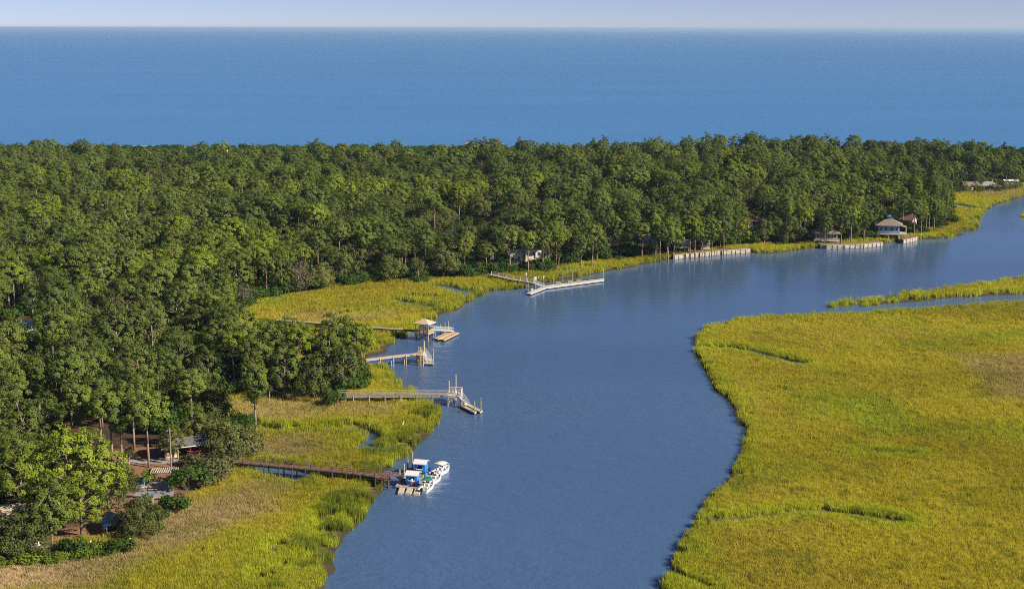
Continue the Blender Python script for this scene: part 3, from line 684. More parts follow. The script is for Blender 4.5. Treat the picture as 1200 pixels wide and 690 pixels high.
SINGLE = {'pine': 300, 'oak': 290, 'shrub': 230, 'palm': 99}
used = {k: 0 for k in SINGLE}
mass = {'pine': [], 'oak': [], 'shrub': []}
order = sorted(range(len(TREES)), key=lambda i: (TREES[i][6] is None, TREES[i][1]))
tint_word = {'bright': 'sunny yellow green', 'mid': 'mid green', 'dark': 'deep green', 'grey': 'grey green', 'bare': 'bare twigged', 'lime': 'lime green'}
form_word = {'broad': 'broad crowned', 'round': 'round headed', 'tall': 'narrow', 'uneven': 'irregular', 'bushy': 'low branched', 'wide': 'wide', 'domed': 'domed', 'spreading': 'spreading'}
for i in order:
    x, y, kind, form, tint, s, label, sx = TREES[i]
    px, py = to_px(x, y, 10); z = gz(x, y); rz = rs.uniform(0, 6.283)
    sc = (s*sx, s*sx, s)
    vis = -12 < px < 1212 and py < 705
    if (label or vis) and used[kind] < SINGLE[kind]:
        used[kind] += 1
        if kind == 'pine': pr = PINES[form, tint]; nm, cat, parts = 'pine_tree', 'pine tree', ('trunk', 'crown')
        elif kind == 'oak': pr = BARE if tint == 'bare' else OAKS[form, tint]; nm, cat, parts = 'oak_tree', 'oak tree', ('trunk', 'crown')
        elif kind == 'palm': pr = PALMS[form]; nm, cat, parts = 'palm_tree', 'palm tree', ('trunk', 'crown'); rz = rs.uniform(-.5, .5)
        else: pr = SHRUBS[form, tint]; nm, cat, parts = 'shrub', 'shrub', ('stem', 'foliage')
        grp = {'pine': 'pines of the island wood', 'oak': 'oaks of the island wood', 'palm': None, 'shrub': 'shrubs along the edge of the wood'}[kind]
        if label: grp = 'trees and bushes round the park' if i < N_MANUAL and kind != 'palm' else None
        else:
            size = 'tall ' if s > 1.05 else ('small ' if s < (.8 if kind != 'shrub' else .85) else '')
            fw = '' if form == 'small' else form_word.get(form, '') + ' '
            if form == 'round' and kind == 'shrub': fw = 'rounded '
            wh_ = whereabouts((x, y)); label = (size + tint_word[tint] + ' ' + fw + kind + ' ' + wh_).strip()
            if len(label.replace('-', ' ').split()) > 16: label = (tint_word[tint] + ' ' + fw + kind + ' ' + wh_).strip()
            if len(label.split()) > 16: label = tint_word[tint] + ' ' + kind + ' ' + wh_
            if kind == 'shrub' and tint == 'lime': label = 'lime green leafy shrub in the low border below the gravel path'
        plant(nm, pr, parts, (x, y, z), sc, rz, label, cat, grp)
    else: mass[kind].append((x, y, z, rz, sc, form, tint))
print('trees', len(TREES), used, {k: len(v) for k, v in mass.items()})
def mass_of(name, items, table, label):
    keys = list(table); src = []
    for kf in keys:
        a, b_ = table[kf]                       # trunk and crown of one tree joined in one source mesh
        va = np.zeros(len(a.vertices)*3); a.vertices.foreach_get('co', va); vb = np.zeros(len(b_.vertices)*3); b_.vertices.foreach_get('co', vb)
        me = bpy.data.meshes.new('joined'); na = len(a.vertices)
        me.from_pydata(np.concatenate([va, vb]).reshape(-1, 3).tolist(), [], [tuple(p.vertices) for p in a.polygons] + [tuple(v+na for v in p.vertices) for p in b_.polygons])
        me.materials.append(a.materials[0]); me.materials.append(b_.materials[0])
        me.polygons.foreach_set('material_index', [0]*len(a.polygons) + [1]*len(b_.polygons)); src.append(me)
    ix = [keys.index((f, t)) if (f, t) in table else keys.index('bare') for *_, f, t in items]
    scatter(name, src, [(a, b_, c) for a, b_, c, *_ in items], [i_[3] for i_ in items], [i_[4] for i_ in items], ix, label=label)
mass_of('pine_forest', mass['pine'], PINES, 'hazy pine canopy filling the far part of the island')
mass_of('oak_forest', mass['oak'], {**OAKS, 'bare': BARE}, 'grey green oak canopy mixed through the far part of the island')
# low growth on the floor of the wood and on the dunes behind the beach
ux = rs.uniform(-560, 640, 60000); uy = rs.uniform(240, 1040, 60000)
upx, upy = to_px(ux, uy, 1.5)
k = (upx > -150) & (upx < 1300) & (grid(s_up, ux, uy) > .5) & (grid(s_land, ux, uy) > 6) & (grid(s_park, ux, uy) < -3) & ~((upy > 505) & (upx > 60) & (upx < 330)) & (rs.rand(60000) < np.where((grid(s_up, ux, uy) < 22) | (uy > 900), .85, .25)) & (uy < 1036)
k &= ~np.any([((ux-p.x)**2+(uy-p.y)**2 < (r*.7)**2) | ((np.abs(ux-p.x) < r*.7) & (p.y-uy > 0) & (p.y-uy < 16)) for p, r in HS], axis=0)
n_ = int(k.sum()); more = mass['shrub']
tab = list(SHRUBS.values())
pts = [(a, b_, gz(a, b_)) for a, b_ in zip(ux[k], uy[k])] + [(m_[0], m_[1], m_[2]) for m_ in more]
joined = []
for a, b_ in [SHRUBS['round', 'dark'], SHRUBS['spreading', 'dark']]: joined.append(b_)  # dark leaves only, their colour deepens the shade in the gaps
scatter('undergrowth', joined, pts, rs.uniform(0, 6.283, len(pts)), rs.uniform(.7, 2.0, len(pts)), rs.randint(0, len(joined), len(pts)) if True else None, label='dark low growth on the floor of the wood')
# ------------------------------------------------------------------ buildings
def dims(px, py, z=1.5): return P(px, py, z)
def gable(w, d, h, over, pitch):   # roof solid about the origin, eaves at z=h, ridge along x
    mb = MB(); rise = d/2*pitch; o = over; t = .14
    for s in (-1, 1):
        a = [(-w/2-o, 0, h+rise+t), (w/2+o, 0, h+rise+t), (w/2+o, s*(d/2+o), h-o*pitch+t), (-w/2-o, s*(d/2+o), h-o*pitch+t)]
        b_ = [(x, y, z-t) for x, y, z in a]
        mb.add(a + b_, [(0,1,2,3) if s < 0 else (3,2,1,0), (7,6,5,4) if s < 0 else (4,5,6,7), (0,3,7,4), (1,0,4,5), (2,1,5,6), (3,2,6,7)])
    return mb, rise
def hip(w, d, h, over, pitch):
    mb = MB(); o = over; rise = (d/2+o)*pitch; r = max(.15, w/2-d/2)
    vs = [(-w/2-o,-d/2-o,h),(w/2+o,-d/2-o,h),(w/2+o,d/2+o,h),(-w/2-o,d/2+o,h),(-r,0,h+rise),(r,0,h+rise),(-w/2-o,-d/2-o,h-.16),(w/2+o,-d/2-o,h-.16),(w/2+o,d/2+o,h-.16),(-w/2-o,d/2+o,h-.16)]
    return mb.add(vs, [(0,1,5,4),(1,2,5),(2,3,4,5),(3,0,4),(9,8,7,6),(0,6,7,1),(1,7,8,2),(2,8,9,3),(3,9,6,0)]), rise
def house(px, py, w, d, h, rz, wall, roof, label, style='gable', base=0.0, over=.5, pitch=.5, wins=(3, 2), deck=None, stairs=False, chimney=False, name='house', cat='house', extra=None):
    p = P(px, py, 1.5); p.z = gz(p.x, p.y)
    t = thing(name, p, label, cat, R(rz))
    mb = MB(); mb.box((0, 0, base+h/2), (w, d, h))
    rb, rise = (gable if style == 'gable' else hip)(w, d, base+h, over, pitch)
    if style == 'gable':
        for s in (-1, 1): mb.add([(s*w/2, -d/2, base+h), (s*w/2, d/2, base+h), (s*w/2, 0, base+h+rise)], [(0,1,2) if s > 0 else (2,1,0)])
    mb.build('wall', M[wall], t); ro = rb.build('roof', M[roof], t)
    if chimney: MB().box((w*.2, d*.12, base+h+rise+.2), (.7, .6, 1.6)).build('chimney', M['stone'], ro)
    def window(c, sz, face):
        ax = (sz[0], .05, sz[1]) if face == 'f' else (.05, sz[0], sz[1])
        fr = MB(); n = Vector((0, -1, 0)) if face == 'f' else Vector((1, 0, 0))
        o = Vector(c); u = Vector((1,0,0)) if face == 'f' else Vector((0,1,0))
        for a, b_ in ((-1, 0), (1, 0)):
            fr.box(o + u*a*sz[0]/2 + n*.03, (.1, .08, sz[1]+.1) if face == 'f' else (.08, .1, sz[1]+.1))
        for a in (-1, 1): fr.box(o + Vector((0,0,a*sz[1]/2)) + n*.03, (sz[0]-.1, .08, .1) if face == 'f' else (.08, sz[0]-.1, .1))
        wn_ = fr.build('window', M['white'], t)
        MB().box(o + n*.012, (sz[0]-.1, .02, sz[1]-.1) if face == 'f' else (.02, sz[0]-.1, sz[1]-.1)).build('pane', M['glass'], wn_)
    for i in range(wins[0]):
        if i == wins[0]//2 and base == 0 and wins[0] > 1:
            dr_ = MB().box((0, -d/2-.03, base+1.05), (1.0, .06, 2.1)).build('door', M['white'], t); MB().box((.36, -d/2-.08, base+1.0), (.1, .05, .06)).build('handle', M['dark'], dr_)
        else: window((-w/2 + w*(i+.5)/wins[0], -d/2, base+h*.55), (1.1, min(1.5, h*.5)), 'f')
    for i in range(wins[1]): window((w/2, -d/2 + d*(i+.5)/wins[1], base+h*.55), (1.0, min(1.4, h*.5)), 's')
    if base > .6:
        for i in range(4):
            for j in (-1, 1): MB().cyl((-w/2+.3+i*(w-.6)/3, j*(d/2-.3), -.6), (-w/2+.3+i*(w-.6)/3, j*(d/2-.3), base), .17).build('stilt', M['wood_pale'], t)
    if deck:
        dd = deck; mb = MB().box((0, -d/2-dd/2-.02, base-.1), (w+1.0, dd, .18)); dk = mb.build('deck', M['wood_pale'], t)
        rl = MB(); yy = -d/2-dd
        for i in range(9): rl.box((-w/2-.4+i*(w+.8)/8, yy+.06, base+.5), (.1, .1, 1.0))
        rl.box((0, yy+.06, base+1.03), (w+1.0, .14, .07)); rl.box((0, yy+.06, base+.55), (w+1, .05, .06)); rl.build('railing', M['white'], t)
        if base > .6:
            for i in range(3): MB().cyl((-w/2+i*w/2, yy+.3, -.6), (-w/2+i*w/2, yy+.3, base-.19), .15).build('deck_post', M['wood_pale'], t)
    if stairs:
        st = MB(); n_ = 8; y0 = -d/2-(deck or 0)
        for i in range(n_): st.box((-w*.28, y0-.15-i*.3, base-(i+.5)*base/n_), (1.2, .32, .08))
        for s in (-.62, .62): st.bar((-w*.28+s, y0, base), (-w*.28+s, y0-.3*n_, .05), .08, .25)
        st.build('stair', M['white'], t)
    if extra: extra(t, w, d, h, base, rise)
    return t
def cupola(t, w, d, h, base, rise):
    z = base+h+rise
    MB().box((0, 0, z+.1), (1.6, 1.6, 1.5)).build('cupola', M['bluegrey'], t)
    mb, _ = hip(1.6, 1.5, z+.85, .3, .7); mb.build('cupola_roof', M['roof_blue'], t)
    # a covered porch to one side, white posts under a lean-to roof
    mb = MB()
    mb.add([(w/2, -d/2, base+h-.1), (w/2+3, -d/2, base+h-.9), (w/2+3, d/2, base+h-.9), (w/2, d/2, base+h-.1), (w/2, -d/2, base+h-.25), (w/2+3, -d/2, base+h-1.05), (w/2+3, d/2, base+h-1.05), (w/2, d/2, base+h-.25)],
      [(0,1,2,3),(7,6,5,4),(0,4,5,1),(1,5,6,2),(2,6,7,3)]); mb.build('porch_roof', M['roof_brown'], t)
    for j in (-1, 0, 1): MB().box((w/2+2.8, j*(d/2-.2), (base+h-1.05)/2), (.2, .2, base+h-1.05)).build('porch_post', M['white'], t)
    MB().box((w/2+1.5, 0, base-.1), (3, d, .2)).build('porch_deck', M['wood_pale'], t)
house(37,397,8,5,5.0,28,'white','white','low white flat pitched building showing between dark trees at the left border', pitch=.18, wins=(3,2))
house(66,357,8,6,4,5,'siding_brown','roof_brown','dark brown house glimpsed among trees above the white roof', wins=(3,1))
house(602,312,5,5,4,20,'siding','roof_pale','small cream wing house with pale roof beside the larger cream house', base=1.2, wins=(2,2))
house(626,310,8.5,7,4.6,12,'siding','roof_tan','larger cream waterfront house with a white outside stair', base=2.2, wins=(4,2), deck=2.4, stairs=True)
house(760,294,7,5,2.8,-8,'siding_grey','roof_grey','raised grey house fronted by a pale open deck behind the pines', base=2.6, wins=(4,2), deck=3.2)
house(799,292,5.5,4,2.5,-4,'white','roof_pale','little white house with dark windows behind the timber bulkhead', pitch=.3, base=.9, wins=(4,1))
house(826,291,3.6,4,4.4,-4,'siding','roof_tan','narrow tall cream house mostly hidden by pines at the bulkhead', wins=(1,2), base=.6)
house(883,276,8.5,7,5,-10,'siding_brown','roof_brown','brown house with a blue grey roof corner deep in the shade of trees', 'hip', base=2, wins=(3,2), chimney=True)
house(967,281,9.5,6.5,3.0,-6,'siding_dim','roof_tan','grey walled cottage under a low tan hip roof on the shore', 'hip', base=1.2, over=1.2, wins=(4,2), deck=2)
house(1041,276.5,9,7,3.6,-14,'bluegrey','roof_tan','blue grey cottage with a blue cupola on its tan hip roof', 'hip', base=2.6, over=1.3, pitch=.55, wins=(4,2), deck=1.6, extra=cupola)
house(1064,269,5.5,5,3.6,-40,'siding_grey','roof_brown','white gabled house with a steep red brown roof next to the cupola cottage', base=1.5, pitch=.85, wins=(2,2), chimney=True)
house(1136,220.5,8,6,3.4,6,'siding_dim','roof_tan','cottage with a warm tan roof at the far marsh, before a dark hedge', wins=(4,2), over=.8)
house(1158,220.5,11,7,3.0,-6,'siding_dim','roof_grey','wide grey cottage at the far marsh with a brick chimney', 'hip', wins=(5,2), chimney=True, over=1.0)
house(1183,216.5,8,5,3.6,4,'siding_grey','white','far white roofed cottage behind bushes near the right border', pitch=.2, wins=(4,2))
house(12,614,5,4,2.6,15,'siding','roof_pale','pale cabin half hidden behind the pines at the left border', wins=(3,2), name='cabin', cat='cabin')
for px, py, w_, lb in ((550,176,16,'tan roofed beach house on the far shore, leftmost of three'), (568,176,14,'middle one of three beach houses on the far shore'), (584,176,15,'red roofed beach house on the far shore, rightmost of three')):
    house(px, py, w_*.5, 5, 3, 0, 'siding', 'roof_brown' if px == 584 else 'roof_tan', lb, 'hip', base=1.6, wins=(4,2), name='beach_house', cat='beach house')
# slim white pole above the canopy
p = P(267,214,1.5); t = thing('white_pole', (p.x, p.y, gz(p.x, p.y)), 'slim white pole rising above the far canopy', 'pole')
MB().cyl((0,0,-.5), (0,0,18), .34, .28, 10).build('shaft', M['white'], t); MB().cyl((0,0,18), (0,0,18.7), .4, .4, 10).build('cap', M['white'], t)

# ------------------------------------------------------------------ bulkheads
def bulkhead(pts, top, label, backfill=4.0, wood='bulk', deck=None):
    W_ = PL(pts); o = W_[0].copy()
    t = thing('timber_bulkhead', o, label, 'bulkhead')
    pl, cp = MB(), MB()
    for a, b_ in zip(W_[:-1], W_[1:]):
        d = (b_-a); L = d.length; d.normalize(); nrm = Vector((d.y, -d.x, 0))
        k = int(L/.3)
        for i in range(k):
            q = a + d*((i+.5)*L/k); hh = top - .04 - .03*((i*7) % 3)
            pl.box(Vector((q.x, q.y, (hh-1)/2))+nrm*(.012*(i % 2)), (L/k-.012, .09, hh+1), math.atan2(d.y, d.x))
        cp.bar(a + Vector((0,0,top+.05)), b_ + Vector((0,0,top+.05)), .42, .1)
        for z in (.55, top-.45): cp.bar(a + nrm*.14 + Vector((0,0,z)), b_ + nrm*.14 + Vector((0,0,z)), .12, .2)
        for i in range(int(L/2.4)+1):
            q = a + d*min(L, i*2.4) + nrm*.26
            MB().cyl((q.x, q.y, -1.5), (q.x, q.y, top+.02), .15, .14).build('piling', M[wood], t, o)
    pl.build('sheet_plank', M[wood], t, o); cp.build('cap_rail', M['wood_pale'], t, o)
    n_ = len(W_); back = [w + Vector((0, backfill, 0)) for w in W_]
    MB().prism([(w.x, w.y+.06) for w in W_] + [(w.x, w.y) for w in reversed(back)], -.5, top-.06).build('backfill', M['grassy'] if not deck else M[deck], t, o)
m, nt, out = new_mat('trodden lawn'); b = nt.nodes.new('ShaderNodeBsdfPrincipled'); b.inputs['Roughness'].default_value = .95
nt.links.new(mixc(nt, (.20,.12,.06), (.17,.17,.04), maprange(nt, noise(nt, .35, 4), .4, .6, 0, 1)), b.inputs['Base Color']); nt.links.new(b.outputs[0], out.inputs[0]); M['grassy'] = m
bulkhead([(790,303.5),(803,301.8),(820,300.3),(840,298.4),(862,296.6),(879,295.4)], 1.55, 'longest pale timber bulkhead along the shore under the pines', 6)
bulkhead([(962,290.5),(969,291),(990,290.5),(1012,289.5),(1034,287.2)], 1.5, 'timber bulkhead in front of the grey walled cottage', 7)
bulkhead([(1058,284.5),(1066,283.3),(1075,281)], 1.6, 'short timber bulkhead in front of the cupola cottage', 7, deck='wood_red')

# ------------------------------------------------------------------ docks
def piling_at(t, o, x, y, z0, z1, r=.15, mt='pile', cap=False):
    c = MB().cyl((x, y, z0), (x, y, z1), r, r*.92, 9).build('piling', M[mt], t, o)
    if cap: MB().cyl((x, y, z1), (x, y, z1+.18), r*1.15, .03, 9).build('cap', M['white'], c, o)
def walkway(name, cat, label, pts, w, deckmat, railmat, rails=(1, -1), spacing=3.0, pm='pile', bottom=-1.2, postgap=2.2, group=None, skirt=0):
    W_ = [Vector(p) for p in pts]; o = W_[0].copy(); t = thing(name, o, label, cat, 0, group)
    dk, st = MB(), MB(); R_ = {1: MB(), -1: MB()}
    for a, b_ in zip(W_[:-1], W_[1:]):
        d = b_-a; L = d.length; d.normalize(); s = Vector((-d.y, d.x, 0)).normalized(); k = max(1, int(L/.32))
        for i in range(k):
            q = a + d*((i+.5)*L/k); dk.bar(q - s*w/2 + Vector((0,0,.004*(i % 3))), q + s*w/2 + Vector((0,0,.004*(i % 3))), L/k-.025, .06)
        for e in (-1, 1): st.bar(a + s*e*(w/2-.12) - Vector((0,0,.19)), b_ + s*e*(w/2-.12) - Vector((0,0,.19)), .1, .3)
        n_ = max(1, round(L/spacing))
        for i in range(n_+1):
            q = a + d*(i*L/n_); zb = min(gz(q.x, q.y), 0)-1.0 if gz(q.x, q.y) < .2 else gz(q.x, q.y)-.5
            for e in (-1, 1):
                qq = q + s*e*(w/2+.04); piling_at(t, o, qq.x, qq.y, zb, a.z+(b_.z-a.z)*i/n_ - .02, .13, pm)
            st.bar(q - s*(w/2) - Vector((0,0,.42)), q + s*(w/2) - Vector((0,0,.42)), .12, .16)
        for e in rails:
            rb = R_[e]; n_ = max(1, round(L/postgap)); off = s*e*(w/2-.05)
            for i in range(n_+1):
                q = a + d*(i*L/n_) + off; rb.box((q.x, q.y, q.z+.52), (.11, .11, 1.05), math.atan2(d.y, d.x))
            for z, th in ((1.07, .09), (.62, .06), (.3, .06)): rb.bar(a + off + Vector((0,0,z)), b_ + off + Vector((0,0,z)), .15 if z > 1 else .05, th)
    dk.build('deck', M[deckmat], t, o); st.build('stringer', M[pm], t, o)
    for e in rails: R_[e].build('railing', M[railmat], t, o)
    return t, o
def platform(t, o, poly, z, deckmat, railmat, pm, rails=True, skip=()):
    MB().prism([(p.x, p.y) for p in poly], z-.22, z).build('platform', M[deckmat], t, o)
    rb = MB(); n_ = len(poly)
    for i in range(n_):
        a, b_ = poly[i], poly[(i+1) % n_]; d = Vector((b_.x-a.x, b_.y-a.y, 0)); L = d.length; d.normalize()
        piling_at(t, o, a.x, a.y, -1.4, z-.22, .15, pm)
        piling_at(t, o, (a.x+b_.x)/2, (a.y+b_.y)/2, -1.4, z-.22, .15, pm)
        if not rails or i in skip: continue
        k = max(1, round(L/1.5))
        for j in range(k+1):
            q = Vector((a.x, a.y, 0)) + d*(j*L/k); rb.box((q.x, q.y, z+.5), (.1, .1, 1.0), math.atan2(d.y, d.x))
        for zz in (1.03, .65, .32): rb.bar((a.x, a.y, z+zz), (b_.x, b_.y, z+zz), .1, .07)
    if rails: rb.build('railing', M[railmat], t, o)
    br = MB()
    a, b_ = poly[0], poly[1]; br.bar((a.x, a.y, .3), (b_.x, b_.y, z-.4), .08, .18); br.bar((b_.x, b_.y, .3), (a.x, a.y, z-.4), .08, .18); br.build('cross_brace', M[pm], t, o)
def float_dock(name, label, polys, deckmat, side, piles, z=.55, pm='pile', cap=False, cat='floating dock'):
    o = polys[0][0].copy(); o.z = 0; t = thing(name, o, label, cat)
    for poly in polys:
        dk, fl = MB(), MB(); xy = [(p.x, p.y) for p in poly]; c = Vector((sum(a for a, _ in xy)/len(xy), sum(b_ for _, b_ in xy)/len(xy)))
        dk.prism(xy, z-.12, z); inner = [tuple(c + (Vector(q)-c)*.93) for q in xy]; fl.prism(inner, -.35, z-.12)
        tr = MB()
        for i in range(len(xy)): a, b_ = xy[i], xy[(i+1) % len(xy)]; tr.bar((*a, z-.10), (*b_, z-.10), .12, .3)
        dk.build('deck', M[deckmat], t, o); fl.build('float', M['dark'], t, o); tr.build('rub_rail', M[side], t, o)
        # joints between the planks
        a, b_, c_, d_ = [Vector((*q, z+.006)) for q in xy[:4]]; sm = MB(); k = int((b_-c_).length/1.2)
        for i in range(1, k): f = i/k; sm.bar(a.lerp(d_, f), b_.lerp(c_, f), .05, .008)
        if k > 1: sm.build('plank_joint', M['wood_dark'], t, o)
    for (px, py, top) in piles: q = P(px, py, 0); piling_at(t, o, q.x, q.y, -1.5, top, .17, pm, cap)
    return t, o
def gangway(label, a, b_, w, mt, rail=True):
    a, b_ = Vector(a), Vector(b_); o = a.copy(); t = thing('gangway', o, label, 'gangway'); d = (b_-a).normalized(); s = Vector((-d.y, d.x, 0)).normalized()
    k = int((b_-a).length/.3); dk = MB()
    for i in range(k): q = a.lerp(b_, (i+.5)/k); dk.bar(q-s*w/2, q+s*w/2, .27, .06)
    dk.build('ramp', M[mt], t, o)
    for e in (-1, 1):
        rb = MB(); off = s*e*w/2; n_ = max(2, int((b_-a).length/1.4))
        for i in range(n_+1): q = a.lerp(b_, i/n_)+off; rb.box((q.x, q.y, q.z+.5), (.06, .06, 1.0))
        for z in (1.0, .5, 0): rb.bar(a+off+Vector((0,0,z)), b_+off+Vector((0,0,z)), .06, .06 if z else .16)
        if rail: rb.build('railing', M[mt], t, o)
    return t
# brown boardwalk from the park
ZA = 2.3
A0, A1 = P(277,541,ZA), P(442,557,ZA)
t, o = walkway('boardwalk', 'boardwalk', 'long red brown railed boardwalk crossing the near marsh to the blue huts', [A0, P(330,546,ZA), P(392,551.5,ZA), A1], 2.2, 'wood_red', 'wood_red', pm='wood_dark')
hd = [P(440,560,ZA), P(455,561,ZA), P(457,554.5,ZA), P(442,553,ZA)]
platform(t, o, hd, ZA-.01, 'wood_red', 'wood_red', 'wood_dark', skip=(1, 3))
gangway('red brown gangway sloping from the boardwalk head down to the hut dock', P(455,558,ZA), P(475,561,.75), 1.5, 'wood_red')
FL, FR, BR, BL = P(464,569.5,.55), P(493,572,.55), P(512,550.5,.55), P(485,548.5,.55)
f_o = FL
fd, fo = float_dock('floating_dock', 'grey floating dock carrying two blue huts', [[FL, FR, BR, BL]], 'wood_grey', 'wood_pale', [(469,569,3.4), (474,560.5,3.1), (478.3,553.5,3.0), (483.8,552,4.2)], cap=False)
for q0, q1, q2, q3 in (((466.5,577.5),(472.5,577.8),(475,571),(469,570.5)), ((475.5,577.8),(482,578.2),(484.5,571.8),(478,571.3)), ((485,578.5),(491.5,578.8),(493.5,572.6),(487,572.1))):
    dk = MB().prism([(p.x, p.y) for p in PL([q0,q1,q2,q3], .4)], -.3, .42); dk.build('float_finger', M['wood_pale'], fd, fo)
ddir = ((BR-FR)+(BL-FL)); dock_rz = math.atan2(ddir.y, ddir.x) - math.pi/2
def hut(px, py, label):
    p = P(px, py, .55); t = thing('dock_hut', p, label, 'hut', dock_rz)
    w, d, h = 2.2, 2.2, 2.1
    wl_ = MB()
    for i in range(8):   # boards
        x = -w/2 + w*(i+.5)/8
        wl_.box((x, d/2, h/2), (w/8-.015, .06+.02*(i % 2), h))
    for i in range(8):
        y = -d/2 + d*(i+.5)/8
        wl_.box((w/2, y, h/2), (.06+.02*(i % 2), d/8-.015, h)); wl_.box((-w/2, y, h/2), (.06+.02*(i % 2), d/8-.015, h))
    wl_.box((-w*.38, -d/2, h/2), (w*.24, .08, h)); wl_.box((w*.38, -d/2, h/2), (w*.24, .08, h)); wl_.box((0, -d/2, h-.2), (w*.52, .08, .4)); wl_.box((0, -d/2, .45), (w*.52, .08, .9))
    wl_.build('wall', M['blue'], t)
    MB().box((0, -d/2-.12, .95), (w*.6, .4, .06)).build('counter', M['white'], t)
    mb, _ = gable(w, d, h, .28, .42); mb.build('roof', M['white'], t)
    return t
hut(484.6,566.5,'nearer blue dock hut with a white roof and a person before it'); hut(494,553,'blue dock hut standing farther along the dock with its white roof raised')
def barrel(px, py, mt, label, h=.9, r=.32):
    p = P(px, py, .55); t = thing('barrel', p, label, 'barrel'); b_ = MB().tube([Vector((0,0,0)), Vector((0,0,h*.25)), Vector((0,0,h*.75)), Vector((0,0,h))], [r*.9, r, r, r*.9], 12).build('drum', M[mt], t, smooth=False)
    MB().cyl((0,0,h), (0,0,h+.04), r*.93, r*.93, 12).build('lid', M['dark'], t)
barrel(504.5,553.5,'navy','navy blue barrel beyond the farther dock hut'); barrel(498.6,558.8,'blue','bright blue barrel between the two dock huts')
# kayaks lying by the huts
def kayak(loc, rz, mt, label, L=3.0, group=None, tilt=0):
    t = thing('kayak', loc, label, 'kayak', rz, group); t.rotation_euler = (tilt, 0, rz)
    n_, k = 11, 8; vs, fs = [], []
    for i in range(n_):
        u = i/(n_-1)*2-1; wv = .34*(1-abs(u)**2.4)+.02; z0 = .16*abs(u)**3
        for j in range(k): a = 2*math.pi*j/k; vs.append((u*L/2, wv*math.cos(a), .17+z0+.16*math.sin(a)*(1-.6*abs(u)**3)))
    for i in range(n_-1):
        for j in range(k): fs.append((i*k+j, i*k+(j+1) % k, (i+1)*k+(j+1) % k, (i+1)*k+j))
    fs += [tuple(range(k)), tuple(range((n_-1)*k, n_*k))[::-1]]
    MB().add(vs, fs).build('hull', M[mt], t, smooth=True)
    cp = MB(); N8 = 12
    vs = [(.45*math.cos(2*math.pi*i/N8)*s_, .22*math.sin(2*math.pi*i/N8)*s_, .34) for s_ in (1, .0001) for i in range(N8)]
    cp.add(vs, [(i, (i+1) % N8, N8+(i+1) % N8, N8+i) for i in range(N8)]); cp.build('cockpit', M['dark'], t)
    return t
p = P(480.5,550.5,.55); kayak(p, dock_rz+1.2, 'red', 'red kayak lying across the back corner of the hut dock')
p = P(495.5,559,.55); t = thing('yellow_bin', p, 'small yellow bin between the blue huts', 'bin', dock_rz); MB().box((0,0,.35), (.6,.5,.7)).build('box', M['yellow'], t); MB().box((0,0,.74), (.66,.56,.08)).build('lid', M['dark'], t)

